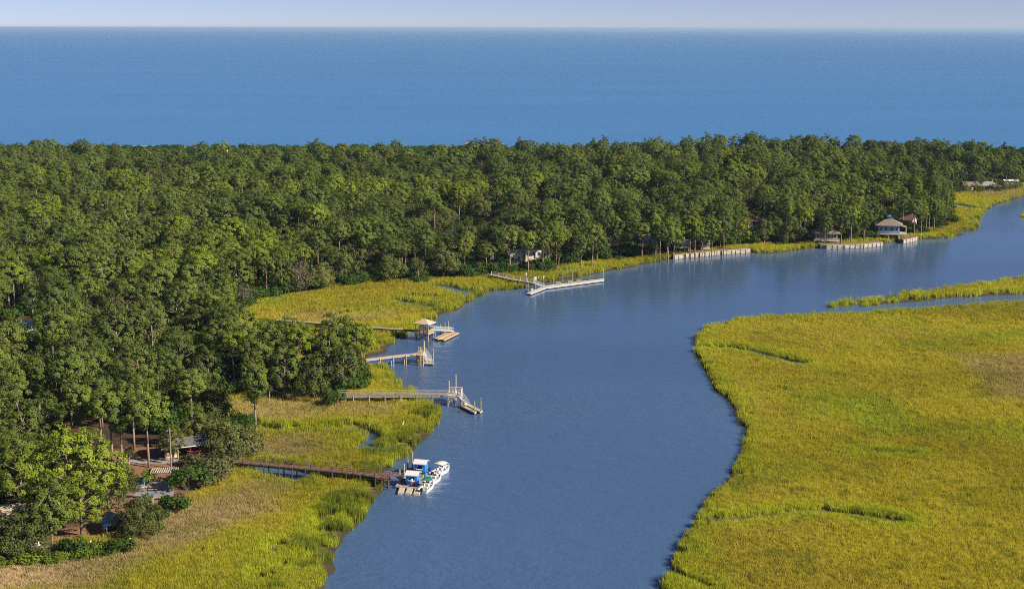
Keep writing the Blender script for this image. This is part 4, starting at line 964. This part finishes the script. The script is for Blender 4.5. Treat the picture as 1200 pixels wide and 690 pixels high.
# ------------------------------------------------------------------ boats
def boat(px, py, rz, label, L=5.6, B=2.2, canopy=None, cat='boat'):
    p = P(px, py, 0); t = thing('motor_boat', p, label, cat, rz)
    n_ = 12; vs, fs, vi, fi = [], [], [], []
    for i in range(n_):      # stern at -y, bow at +y
        u = i/(n_-1); y = -L/2 + u*L; hb = B/2*(1-max(0, (u-.45)/.55)**2.2)*(.94+.06*min(1, u*4)) + .015; sh = .72+.28*u*u; kz = -.22 + .55*max(0, (u-.6)/.4)**2
        sec = [(-hb*.97, sh), (-hb, sh-.14), (-hb*.80, .05+kz*.4), (0, kz), (hb*.80, .05+kz*.4), (hb, sh-.14), (hb*.97, sh)]
        vs += [(x, y, z) for x, z in sec]
        gi_ = max(.01, hb-.2) if u < .93 else .01; vi += [(-hb*.97, y, sh+.005), (-gi_, y+.0, sh+.005), (-gi_*.95, y, .32+.2*max(0, u-.7)), (gi_*.95, y, .32+.2*max(0, u-.7)), (gi_, y, sh+.005), (hb*.97, y, sh+.005)]
    for i in range(n_-1):
        for j in range(6): a = i*7+j; fs.append((a, a+7, a+8, a+1))
        for j in range(5): a = i*6+j; fi.append((a, a+1, a+7, a+6))
    fs.append(tuple(range(7)))
    MB().add(vs, fs).build('hull', M['gel'], t); MB().add(vi, fi).build('cockpit_liner', M['white'], t)
    MB().box((0, -L*.02, .75), (.75, .6, .9)).build('console', M['gel'], t)
    MB().box((0, L*.035, 1.36), (.74, .04, .34), M=Matrix.Rotation(R(-20), 3, 'X')).build('windshield', M['glass'], t)
    MB().box((0, -L*.20, .58), (1.0, .5, .5)).build('seat', M['white'], t)
    MB().box((0, L*.22, .5), (.8, .7, .34)).build('bow_seat', M['white'], t)
    mo = MB().box((0, -L/2-.22, .85), (.42, .5, .55)).build('outboard', M['dark'], t); MB().box((0, -L/2-.24, .25), (.16, .22, .9)).build('lower_unit', M['dark'], mo)
    if canopy:
        z = 2.15; pf = MB()
        for x in (-B*.38, B*.38):
            for y in (-1.2, .7): pf.cyl((x, y*.8, .75), (x, y, z), .025, n=6)
        pf.build('canopy_frame', M['alu'], t)
        mb = MB(); nn_ = 7; vv = []
        for s_ in (0, 1):
            for i in range(nn_):
                x = -B*.44 + B*.88*i/(nn_-1); zz = z + .16*(1-(2*i/(nn_-1)-1)**2) - .05*s_
                vv += [(x, -1.4, zz), (x, .9, zz)]
        k2 = nn_*2
        ff = [(i*2, i*2+2, i*2+3, i*2+1) for i in range(nn_-1)] + [(k2+i*2+1, k2+i*2+3, k2+i*2+2, k2+i*2) for i in range(nn_-1)] + [(0, 1, k2+1, k2), (k2-2, k2*2-2, k2*2-1, k2-1)]
        ff += [(i*2, k2+i*2, k2+i*2+2, i*2+2) for i in range(nn_-1)] + [(i*2+1, i*2+3, k2+i*2+3, k2+i*2+1) for i in range(nn_-1)]
        mb.add(vv, ff).build('canopy', M[canopy], t)
    rl = MB()
    for s_ in (-1, 1): rl.bar((s_*B*.42, L*.12, 1.05), (s_*.06, L*.49, 1.28), .04, .04); rl.cyl((s_*B*.42, L*.12, .75), (s_*B*.42, L*.12, 1.05), .02, n=5); rl.cyl((s_*B*.26, L*.34, .85), (s_*B*.26, L*.34, 1.17), .02, n=5)
    rl.build('bow_rail', M['alu'], t)
    return t
boat(501.5,573,dock_rz-.12,'white motor boat under a dark green canopy at the hut dock', canopy='green')
boat(509.5,564,dock_rz-.2,'open white motor boat moored between the green canopied boat and the outermost boat')
boat(517.5,554,dock_rz-.3,'outermost white motor boat with a white top beyond the hut dock', canopy='white', L=6.2, B=2.4)

# long railed pier
ZB = 2.5
t, o = walkway('pier', 'pier', 'long grey railed pier running straight over the marsh to a white railed platform', [P(396,463.5,ZB), P(470,463.2,ZB), P(526,462.5,ZB)], 1.6, 'wood_grey', 'wood_grey', pm='wood_grey', spacing=4.2)
platform(t, o, PL([(525,464.5),(540.5,465),(542,458.5),(526,458)], ZB), ZB-.01, 'wood_pale', 'white', 'wood_grey', skip=(3,))
for a in ((526.3,459,5.6), (534.4,458,7.0), (540.3,463,4.6)): q = P(a[0], a[1], ZB); piling_at(t, o, q.x, q.y, -1.5, a[2]-.3, .16, 'wood_tan')
for i, (a, lb) in enumerate((((530,461.5), 'white deck chair on the long pier platform'), ((533.6,461.2), 'second white deck chair on the long pier platform, nearer the tall piling'))):
    p = P(*a, ZB); t = thing('deck_chair', p, lb, 'chair', 2.6)
    MB().box((0,0,.42), (.62,.6,.07)).build('seat', M['white'], t); MB().box((0,.30,.80), (.6,.07,.8), M=Matrix.Rotation(R(-14), 3, 'X')).build('backrest', M['white'], t)
    for x in (-.27,.27):
        for y in (-.24,.24): MB().box((x,y,.195), (.07,.07,.39)).build('leg', M['white'], t)
        MB().box((x*1.12,0,.66), (.1,.62,.05)).build('armrest', M['white'], t)
gangway('white gangway sloping from the long pier platform to its float', P(540,464.5,ZB), P(548,475,.7), 1.2, 'alu')
float_dock('floating_dock', 'pale float of two fingers at the end of the long railed pier', [PL([(538.5,474.5),(556.5,483.5),(558.6,482.3),(541,473.3)], .55), PL([(545,473.2),(563,482.6),(565.6,481.2),(548,472)], .55)], 'wood_pale', 'wood_pale', [(544.7,478.2,3.2), (556.3,485.2,3.4), (563.6,484.5,3.8)])
# short pier on tall pilings
ZC = 2.8
t, o = walkway('pier', 'pier', 'short pale pier on tall paired pilings above open water', [P(428.5,421.5,ZC), P(460,417.5,ZC), P(489.5,414.3,ZC)], 1.4, 'wood_pale', 'wood_pale', rails=(), pm='wood_tan', spacing=4.3)
platform(t, o, PL([(489,416),(496,417),(498,411.5),(490.5,411)], ZC), ZC-.01, 'wood_pale', 'white', 'wood_tan', skip=(3, 1))
for a in ((493,417,5.2), (497,413,6.2)): q = P(a[0], a[1], ZC); piling_at(t, o, q.x, q.y, -1.5, a[2], .16, 'wood_tan')
gangway('steep white gangway at the end of the short tall pier', P(496,412.5,ZC), P(503,423,.7), 1.8, 'alu')
float_dock('floating_dock', 'small square float below the short tall pier', [PL([(496.5,425.5),(507.5,426),(506.5,420.8),(497.5,420.4)], .55)], 'wood_pale', 'wood_pale', [(496,426.3,2.6), (507.8,426.6,4.4), (497.6,421,5)])
# roofed boathouse
ZD = 2.2
t, o = walkway('pier', 'pier', 'narrow low pier behind the pine point leading to the roofed boathouse', [P(322,375,ZD), P(400,380.6,ZD), P(450,384.8,ZD), P(489,387.3,ZD)], 1.4, 'wood_grey', 'wood_grey', rails=(), pm='wood_dark', spacing=4)
p = P(497.6,389.5,ZD); t = thing('boathouse', (p.x, p.y, 0), 'open sided tan boathouse with a pale hip roof standing on pilings', 'boathouse', R(-24))
t.scale = (.84, .84, 1)
MB().box((0,0,ZD-.1), (5.4,4.6,.24)).build('floor', M['wood_tan'], t)
mb, _ = hip(5.2, 4.4, ZD+2.9, .55, .42); mb.build('roof', M['roof_pale'], t)
for x in (-2.5,-.8,.8,2.5):
    for y in (-2.1,2.1): MB().box((x,y,ZD+1.45), (.18,.18,2.86)).build('post', M['wood_tan'], t)
    for y in (-2.1,2.1): MB().cyl((x,y,-1.5), (x,y,ZD-.22), .17).build('piling', M['wood_tan'], t)
for y, sx in ((-2.2,1), (2.2,1)):
    rb = MB()
    for i in range(14): rb.box((-2.5+i*5/13, y, ZD+.55), (.24, .05, 1.02))
    rb.box((0,y,ZD+1.1), (5.3,.14,.08)); rb.build('railing', M['wood_tan'], t)
rb = MB()
for i in range(11): rb.box((2.6, -2.0+i*.4, ZD+.55), (.05, .24, 1.02))
rb.box((2.6,0,ZD+1.1), (.14,4.4,.08)); rb.build('railing', M['wood_tan'], t)
br = MB()
for y in (-2.1,2.1): br.bar((-2.5,y,.2), (2.5,y,ZD-.4), .08, .2); br.bar((2.5,y,.2), (-2.5,y,ZD-.4), .08, .2)
br.build('cross_brace', M['wood_tan'], t)
gangway('white railed gangway from the boathouse to its twin floats', P(505.5,386.3,ZD), P(530.5,387.8,.9), 1.3, 'alu')
float_dock('floating_dock', 'pair of long tan floats beside the roofed boathouse', [PL([(509.5,396.5),(513.5,397.5),(531.5,389),(527,387.6)], .6), PL([(516,397.8),(520.5,398.6),(538,390),(532.5,388.6)], .6)], 'wood_tan', 'wood_tan', [(510.5,394.5,3.2), (516.3,392,3.3), (521.4,389.7,3.3), (525.3,388.4,3.2)], z=.6)
# zigzag dock below the cream house
ZE = 2.1
t, o = walkway('pier', 'pier', 'white walkway slanting over the marsh below the cream house', [P(574,321.5,ZE), P(600,327.2,ZE), P(625,331.2,ZE)], 1.5, 'wood_pale', 'white', rails=(1,), pm='wood_dark', spacing=4, postgap=4)
q = P(617,336.5,0); piling_at(t, o, q.x, q.y, -1.5, 3.4, .16, 'wood_grey')
gangway('white gangway joining the zigzag walkway to the long float', P(625,331.2,ZE), P(638,336,.7), 1.3, 'alu')
float_dock('floating_dock', 'very long bright float with a short angled leg below the cream house', [PL([(640,337.2),(707.5,328.2),(707.8,326.3),(639.5,334.8)], .6), PL([(617.5,343.6),(621.8,344.2),(640.5,336.9),(638.8,335.1)], .6)], 'wood_pale', 'white', [(648.6,333.2,4.0), (659.3,331.8,4.0), (670.8,330.4,4.0), (681.7,329,4.0), (691,327.8,4.4), (706.8,327,4.2), (618.6,343.6,3.6), (630.5,335,3.6)], z=.6, pm='pile')
for i, (a, lb) in enumerate((((654.5,333.2), 'tan storage box on the long float, first from the walkway'), ((668,331.6), 'middle tan storage box on the long float'), ((678,330.2), 'tan storage box on the long float, last before its far piles'))):
    p = P(*a, .6); t = thing('storage_box', p, lb, 'box', -.12); MB().box((0,0,.4), (1.5,.8,.8)).build('box', M['wood_tan'], t); MB().box((0,0,.85), (1.6,.9,.1)).build('lid', M['wood_tan'], t)
def post_with(px, py, z0, hgt, label, name='lamp_post', w=.4):
    p = P(px, py, z0); t = thing(name, p, label, 'lamp post'); MB().cyl((0,0,-.1), (0,0,hgt), .09, .08).build('post', M['wood_grey'], t)
    MB().box((0,0,hgt+.4), (w,w,.8)).build('lantern', M['white'], t); mb, _ = hip(w,w*.95,hgt+.8,.1,.6); mb.build('cap', M['white'], t)
post_with(627.3,338.5,.6,3.2,'white box lantern post at the short leg of the zigzag float', w=.85); post_with(637,333.5,.6,2.2,'white topped post where the gangway meets the long float')
p = P(623.6,340.5,.6); t = thing('storage_box', p, 'pale blue box at the short leg of the zigzag float', 'box'); MB().box((0,0,.35), (.9,.7,.7)).build('box', M['alu'], t); MB().box((0,0,.73), (.96,.76,.06)).build('lid', M['white'], t)
post_with(616.6,333.5,ZE-.3,3.2,'slim white topped post beside the zigzag walkway railing')

# ------------------------------------------------------------------ the park at lower left
ZP = 1.5
def sheet(name, pts, mt, z): tag(MB().prism([(p.x, p.y) for p in PL(pts, z)], ZP-.4, z).build(name, M[mt]), kind='structure')
sheet('gravel_drive', [(120,543.6),(150,543),(190,543.5),(236,543.8),(240,540),(205,538.5),(160,538.8),(120,539.5)], 'gravel', ZP+.03)
sheet('paved_plaza', [(152,582),(203,584),(206,564),(160,561)], 'paver', ZP+.035)
sheet('gravel_path', [(2,642),(60,642),(104,641),(122,638),(136,633),(130,628),(100,633),(56,635.5),(2,634)], 'gravel', ZP+.03)
p = P(214,533,ZP); t = thing('park_pavilion', p, 'open pavilion with a grey roof and bright white roof edge behind the gravel drive', 'pavilion', R(24))
mb, _ = gable(8.5, 5.5, 2.7, .6, .35); mb.build('roof', M['roof_dim'], t)
fb = MB()
for s_ in (-1, 1): fb.bar((4.9, s_*3.35, 2.62), (4.9, 0, 3.80), .12, .34); fb.bar((-4.9, s_*3.36, 2.55), (4.86, s_*3.36, 2.55), .08, .16)
fb.build('fascia', M['white'], t)
for x in (-4,-1.3,1.3,4):
    for y in (-2.5,2.5): MB().box((x,y,1.3), (.22,.22,2.6)).build('post', M['wood_grey'], t)
MB().box((-1.5,2.5,1.2), (5,.1,2.3)).build('back_wall', M['siding_brown'], t)
MB().box((-2.5,-1.2,.5), (2.2,.7,1.0)).build('counter', M['siding'], t)
# kayak rack
p = P(230,538.6,ZP); t = thing('kayak_rack', p, 'brown timber rack holding red kayaks beside the park pavilion', 'rack', R(8))
rk = [-1.3, 1.3]
for x in rk: MB().box((x,.55,.8), (.12,.12,1.6)).build('post', M['wood_red'], t); MB().box((x,-.55,.8), (.12,.12,1.6)).build('post', M['wood_red'], t)
for x in rk:
    for z in (.35, .95, 1.5): MB().box((x,0,z), (.09,1.4,.08)).build('crossbar', M['wood_red'], t)
for k_, (dz, dy, mt, lb) in enumerate(((.40,-.05,'red','red kayak on the lowest bar of the kayak rack'), (1.0,-.05,'rust','dull orange kayak on the middle bar of the kayak rack'), (1.55,-.05,'red','red kayak on the top bar of the kayak rack'))):
    kayak((p.x, p.y+dy, ZP+dz), R(8), mt, lb, 3.4)
for k_, (a, rz, mt, lb) in enumerate((((237,538.5), 1.1, 'red', 'red kayak propped on the ground right of the kayak rack'), ((239.5,537), .8, 'orange', 'orange kayak on the ground at the right end of the rack'), ((222.5,540), 1.9, 'red', 'red kayak on the ground left of the kayak rack'))):
    kayak(P(*a, ZP), rz, mt, lb, 2.8)
# pergola
p = P(194,566,ZP); t = thing('pergola', p, 'flat pale beamed pergola over the dark plaza', 'pergola', R(5))
for x in (-2.3,2.3):
    for y in (-1.2,1.2): MB().box((x,y,1.15), (.2,.2,2.3)).build('post', M['wood_red'], t)
fb = MB()
for y in (-1.2,1.2): fb.box((0,y,2.38), (5.4,.14,.24))
fb.build('beam', M['wood_pale'], t); fb = MB()
for i in range(13): fb.box((-2.5+i*5/12,0,2.58), (.09,3.2,.16))
fb.build('rafter', M['wood_pale'], t)
def picnic(px, py, rz, label):
    p = P(px, py, ZP+.035); t = thing('picnic_table', p, label, 'picnic table', rz)
    MB().box((0,0,.74), (1.8,.75,.06)).build('tabletop', M['wood_pale'], t)
    for y in (-.72,.72): MB().box((0,y,.44), (1.8,.28,.05)).build('bench', M['wood_pale'], t)
    for x in (-.6,.6):
        lg = MB(); lg.bar((x,-.62,0), (x,-.22,.71), .07, .07); lg.bar((x,.62,0), (x,.22,.71), .07, .07); lg.bar((x,-.8,.38), (x,.8,.38), .07, .07); lg.build('leg', M['wood_dark'], t)
picnic(167.5,575.5,.1,'picnic table at the left of the shaded plaza'); picnic(180.8,574.8,-.1,'picnic table in the middle of the shaded plaza')
def signpost(px, py, hgt, mt, label):
    p = P(px, py, ZP); t = thing('sign_post', p, label, 'sign post'); MB().box((0,0,hgt/2), (.13,.13,hgt)).build('post', M['wood_tan'], t)
    MB().box((0,-.1,hgt-.25), (.6,.06,.5)).build('board', M[mt], t)
signpost(170,571,1.6,'green','small green sign post on the plaza behind the picnic tables'); signpost(179.3,590,1.9,'blue','blue topped sign post among the pink stone seats')
for i, (a, w_, lb) in enumerate((((159,583.5),2.0,'pinkish stone seat at the left of the plaza edge'), ((167,587),2.3,'pinkish stone seat second from the left of the plaza edge'), ((176,588.5),1.5,'short stone seat beside the blue topped post'), ((184.5,586),2.0,'stone seat at the right of the plaza edge'))):
    p = P(*a, ZP); t = thing('stone_seat', p, lb, 'bench', R(-14+i*9)); MB().box((0,0,.46), (w_,.7,.14)).build('seat', M['stone'], t)
    for x in (-w_/2+.3, w_/2-.3): MB().box((x,0,.19), (.35,.55,.39)).build('leg', M['stone'], t)
# blue roofed shelter
p = P(135,624,ZP); t = thing('park_shelter', p, 'tan park shelter with a blue metal gable roof under an oak', 'shelter', R(-62)); t.scale = (.85, .85, .85)
mb, rise = gable(4.4, 4.2, 2.3, .5, .62); mb.build('roof', M['roof_blue'], t)
wl_ = MB()
for s_ in (-1, 1): wl_.add([(s_*2.2,-2.1,2.3), (s_*2.2,2.1,2.3), (s_*2.2,0,2.3+rise)], [(0,1,2) if s_ > 0 else (2,1,0)])
wl_.box((0,2.06,1.15), (4.4,.08,2.3)); wl_.box((0,-2.06,.5), (4.4,.08,1.0)); wl_.box((-2.16,0,.5), (.08,4.0,1.0)); wl_.box((2.16,0,.5), (.08,4.0,1.0)); wl_.build('wall', M['wood_tan'], t)
for x in (-2.1,0,2.1): MB().box((x,-2.0,1.65), (.16,.16,1.3)).build('post', M['wood_pale'], t)
for y in (-1.0,1.0): MB().box((-2.1,y,1.65), (.16,.16,1.3)).build('post', M['wood_pale'], t)
def tallpole(px, py, h, label):
    p = P(px, py, ZP); t = thing('utility_pole', p, label, 'pole'); MB().cyl((0,0,-.3), (0,0,h), .2, .14, 10).build('shaft', M['bark'], t); MB().box((0,0,h-.6), (1.5,.12,.14)).build('crossarm', M['wood_grey'], t)
tallpole(201,549.5,8.6,'bare tall pole standing before the park pavilion')
for i, (px, py, lb) in enumerate(((148,640,'short white bollard at the marsh side of the shelter, left one'), (153,637,'short white bollard right of the blue roofed shelter'), (107,640.5,'low white bollard on the gravel path edge'), (46,641,'white bollard on the gravel path under the dark oak'))):
    p = P(px, py, ZP); t = thing('bollard', p, lb, 'bollard'); MB().cyl((0,0,-.2), (0,0,.95), .13, .13).build('post', M['white'], t); MB().cyl((0,0,.95), (0,0,1.05), .14, .05).build('cap', M['white'], t)

# ------------------------------------------------------------------ people and the marsh bird
def person(loc, rz, label, top, bottom, armup=0):
    t = thing('person', loc, label, 'person', rz)
    J, E, RR = [], [], []
    def j(co, r, pa=None):
        J.append(co); RR.append(r)
        if pa is not None: E.append((pa, len(J)-1))
        return len(J)-1
    pel = j((0,0,.95), .135); ch = j((0,.01,1.22), .145, pel); sh = j((0,0,1.42), .12, ch); nk = j((0,0,1.52), .055, sh); hd_ = j((0,-.01,1.62), .095, nk); tp = j((0,0,1.73), .075, hd_); j((0,-.115,1.625), .018, hd_)
    for s_ in (-1, 1):
        a = j((s_*.19,0,1.42), .065, sh); e = j((s_*.26,-.02,1.14), .048, a); w_ = j((s_*.25,-.16,.95+.14*armup), .034, e); h_ = j((s_*.245,-.21,.90+.15*armup), .038, w_)
        for q in range(4): f = j((s_*(.27-.022*q),-.26,.865+.15*armup+.004*q), .010, h_); j((s_*(.27-.022*q),-.285,.825+.15*armup), .009, f)
        j((s_*.20,-.25,.89+.15*armup), .011, h_)
        hp = j((s_*.10,0,.90), .10, pel); k_ = j((s_*.115,-.02+.04*s_,.50), .065, hp); an = j((s_*.12,.02+.05*s_,.09), .042, k_); j((s_*.125,-.14+.05*s_,.04), .040, an)
    me = bpy.data.meshes.new('body'); me.from_pydata(J, E, []); o = bpy.data.objects.new('body', me); link(o, t)
    sk = o.modifiers.new('skin', 'SKIN'); sk.use_smooth_shade = True; o.modifiers.new('sub', 'SUBSURF').levels = 1
    for i, v in enumerate(me.skin_vertices[0].data): v.radius = (RR[i], RR[i]); v.use_root = (i == 0)
    dg = bpy.context.evaluated_depsgraph_get(); me2 = bpy.data.meshes.new_from_object(o.evaluated_get(dg)); o.modifiers.clear(); o.data = me2
    me2.materials.clear()
    for mm in (M['skin'], M[top], M[bottom]): me2.materials.append(mm)
    for pl in me2.polygons:
        c = pl.center; pl.use_smooth = True
        pl.material_index = 2 if .52 < c.z < .98 and abs(c.x) < .225 else (1 if .98 <= c.z < 1.49 and (abs(c.x) < .2 or c.z > 1.22) else 0)
    hb = bpy.data.meshes.new('hair'); bm = bmesh.new(); bmesh.ops.create_uvsphere(bm, u_segments=12, v_segments=8, radius=.115)
    bmesh.ops.delete(bm, geom=[v for v in bm.verts if v.co.z < -.02 and v.co.y < .03], context='VERTS')
    for v in bm.verts: v.co = Vector((v.co.x*.95, v.co.y*1.05+.012, v.co.z*1.05+1.68))
    bm.to_mesh(hb); bm.free(); hb.materials.append(M['hair']); link(bpy.data.objects.new('hair', hb), t)
    return t
person(P(483.2,569.6,.55), dock_rz+.3, 'person in a white top and red shorts standing before the nearer blue hut', 'cloth_white', 'cloth_red', 1)
person(P(234.5,540.5,ZP), -.6, 'person in a red shirt standing among the kayaks', 'cloth_red', 'hair')
person(P(197,538,ZP), .5, 'person in a white shirt standing by the drive before the pavilion', 'cloth_white', 'siding_brown')
p = P(473,502.5,.4); t = thing('egret', (p.x, p.y, gz(p.x, p.y)+.75), 'white egret standing in the marsh grass above the winding creek', 'bird', 1.0)
J = [(0,0,.55), (-.25,0,.5), (-.42,0,.44), (.14,0,.66), (.20,0,.82), (.12,0,.96), (.2,0,1.06), (.36,0,1.04)]; E = [(0,1),(1,2),(0,3),(3,4),(4,5),(5,6),(6,7)]; RR = [.13,.11,.04,.07,.045,.04,.05,.012]
for s_ in (-1, 1): J += [(.0,s_*.05,.42), (-.03,s_*.05,.2), (.0,s_*.05,-.75), (.1,s_*.05,-.78)]; b0 = len(J)-4; E += [(0,b0),(b0,b0+1),(b0+1,b0+2),(b0+2,b0+3)]; RR += [.04,.016,.012,.012]
me = bpy.data.meshes.new('body'); me.from_pydata(J, E, []); o = bpy.data.objects.new('body', me); link(o, t); me.materials.append(M['feather'])
sk = o.modifiers.new('skin', 'SKIN'); sk.use_smooth_shade = True; o.modifiers.new('sub', 'SUBSURF').levels = 1; o.modifiers['sub'].render_levels = 1
for i, v in enumerate(me.skin_vertices[0].data): v.radius = (RR[i], RR[i]); v.use_root = (i == 0)
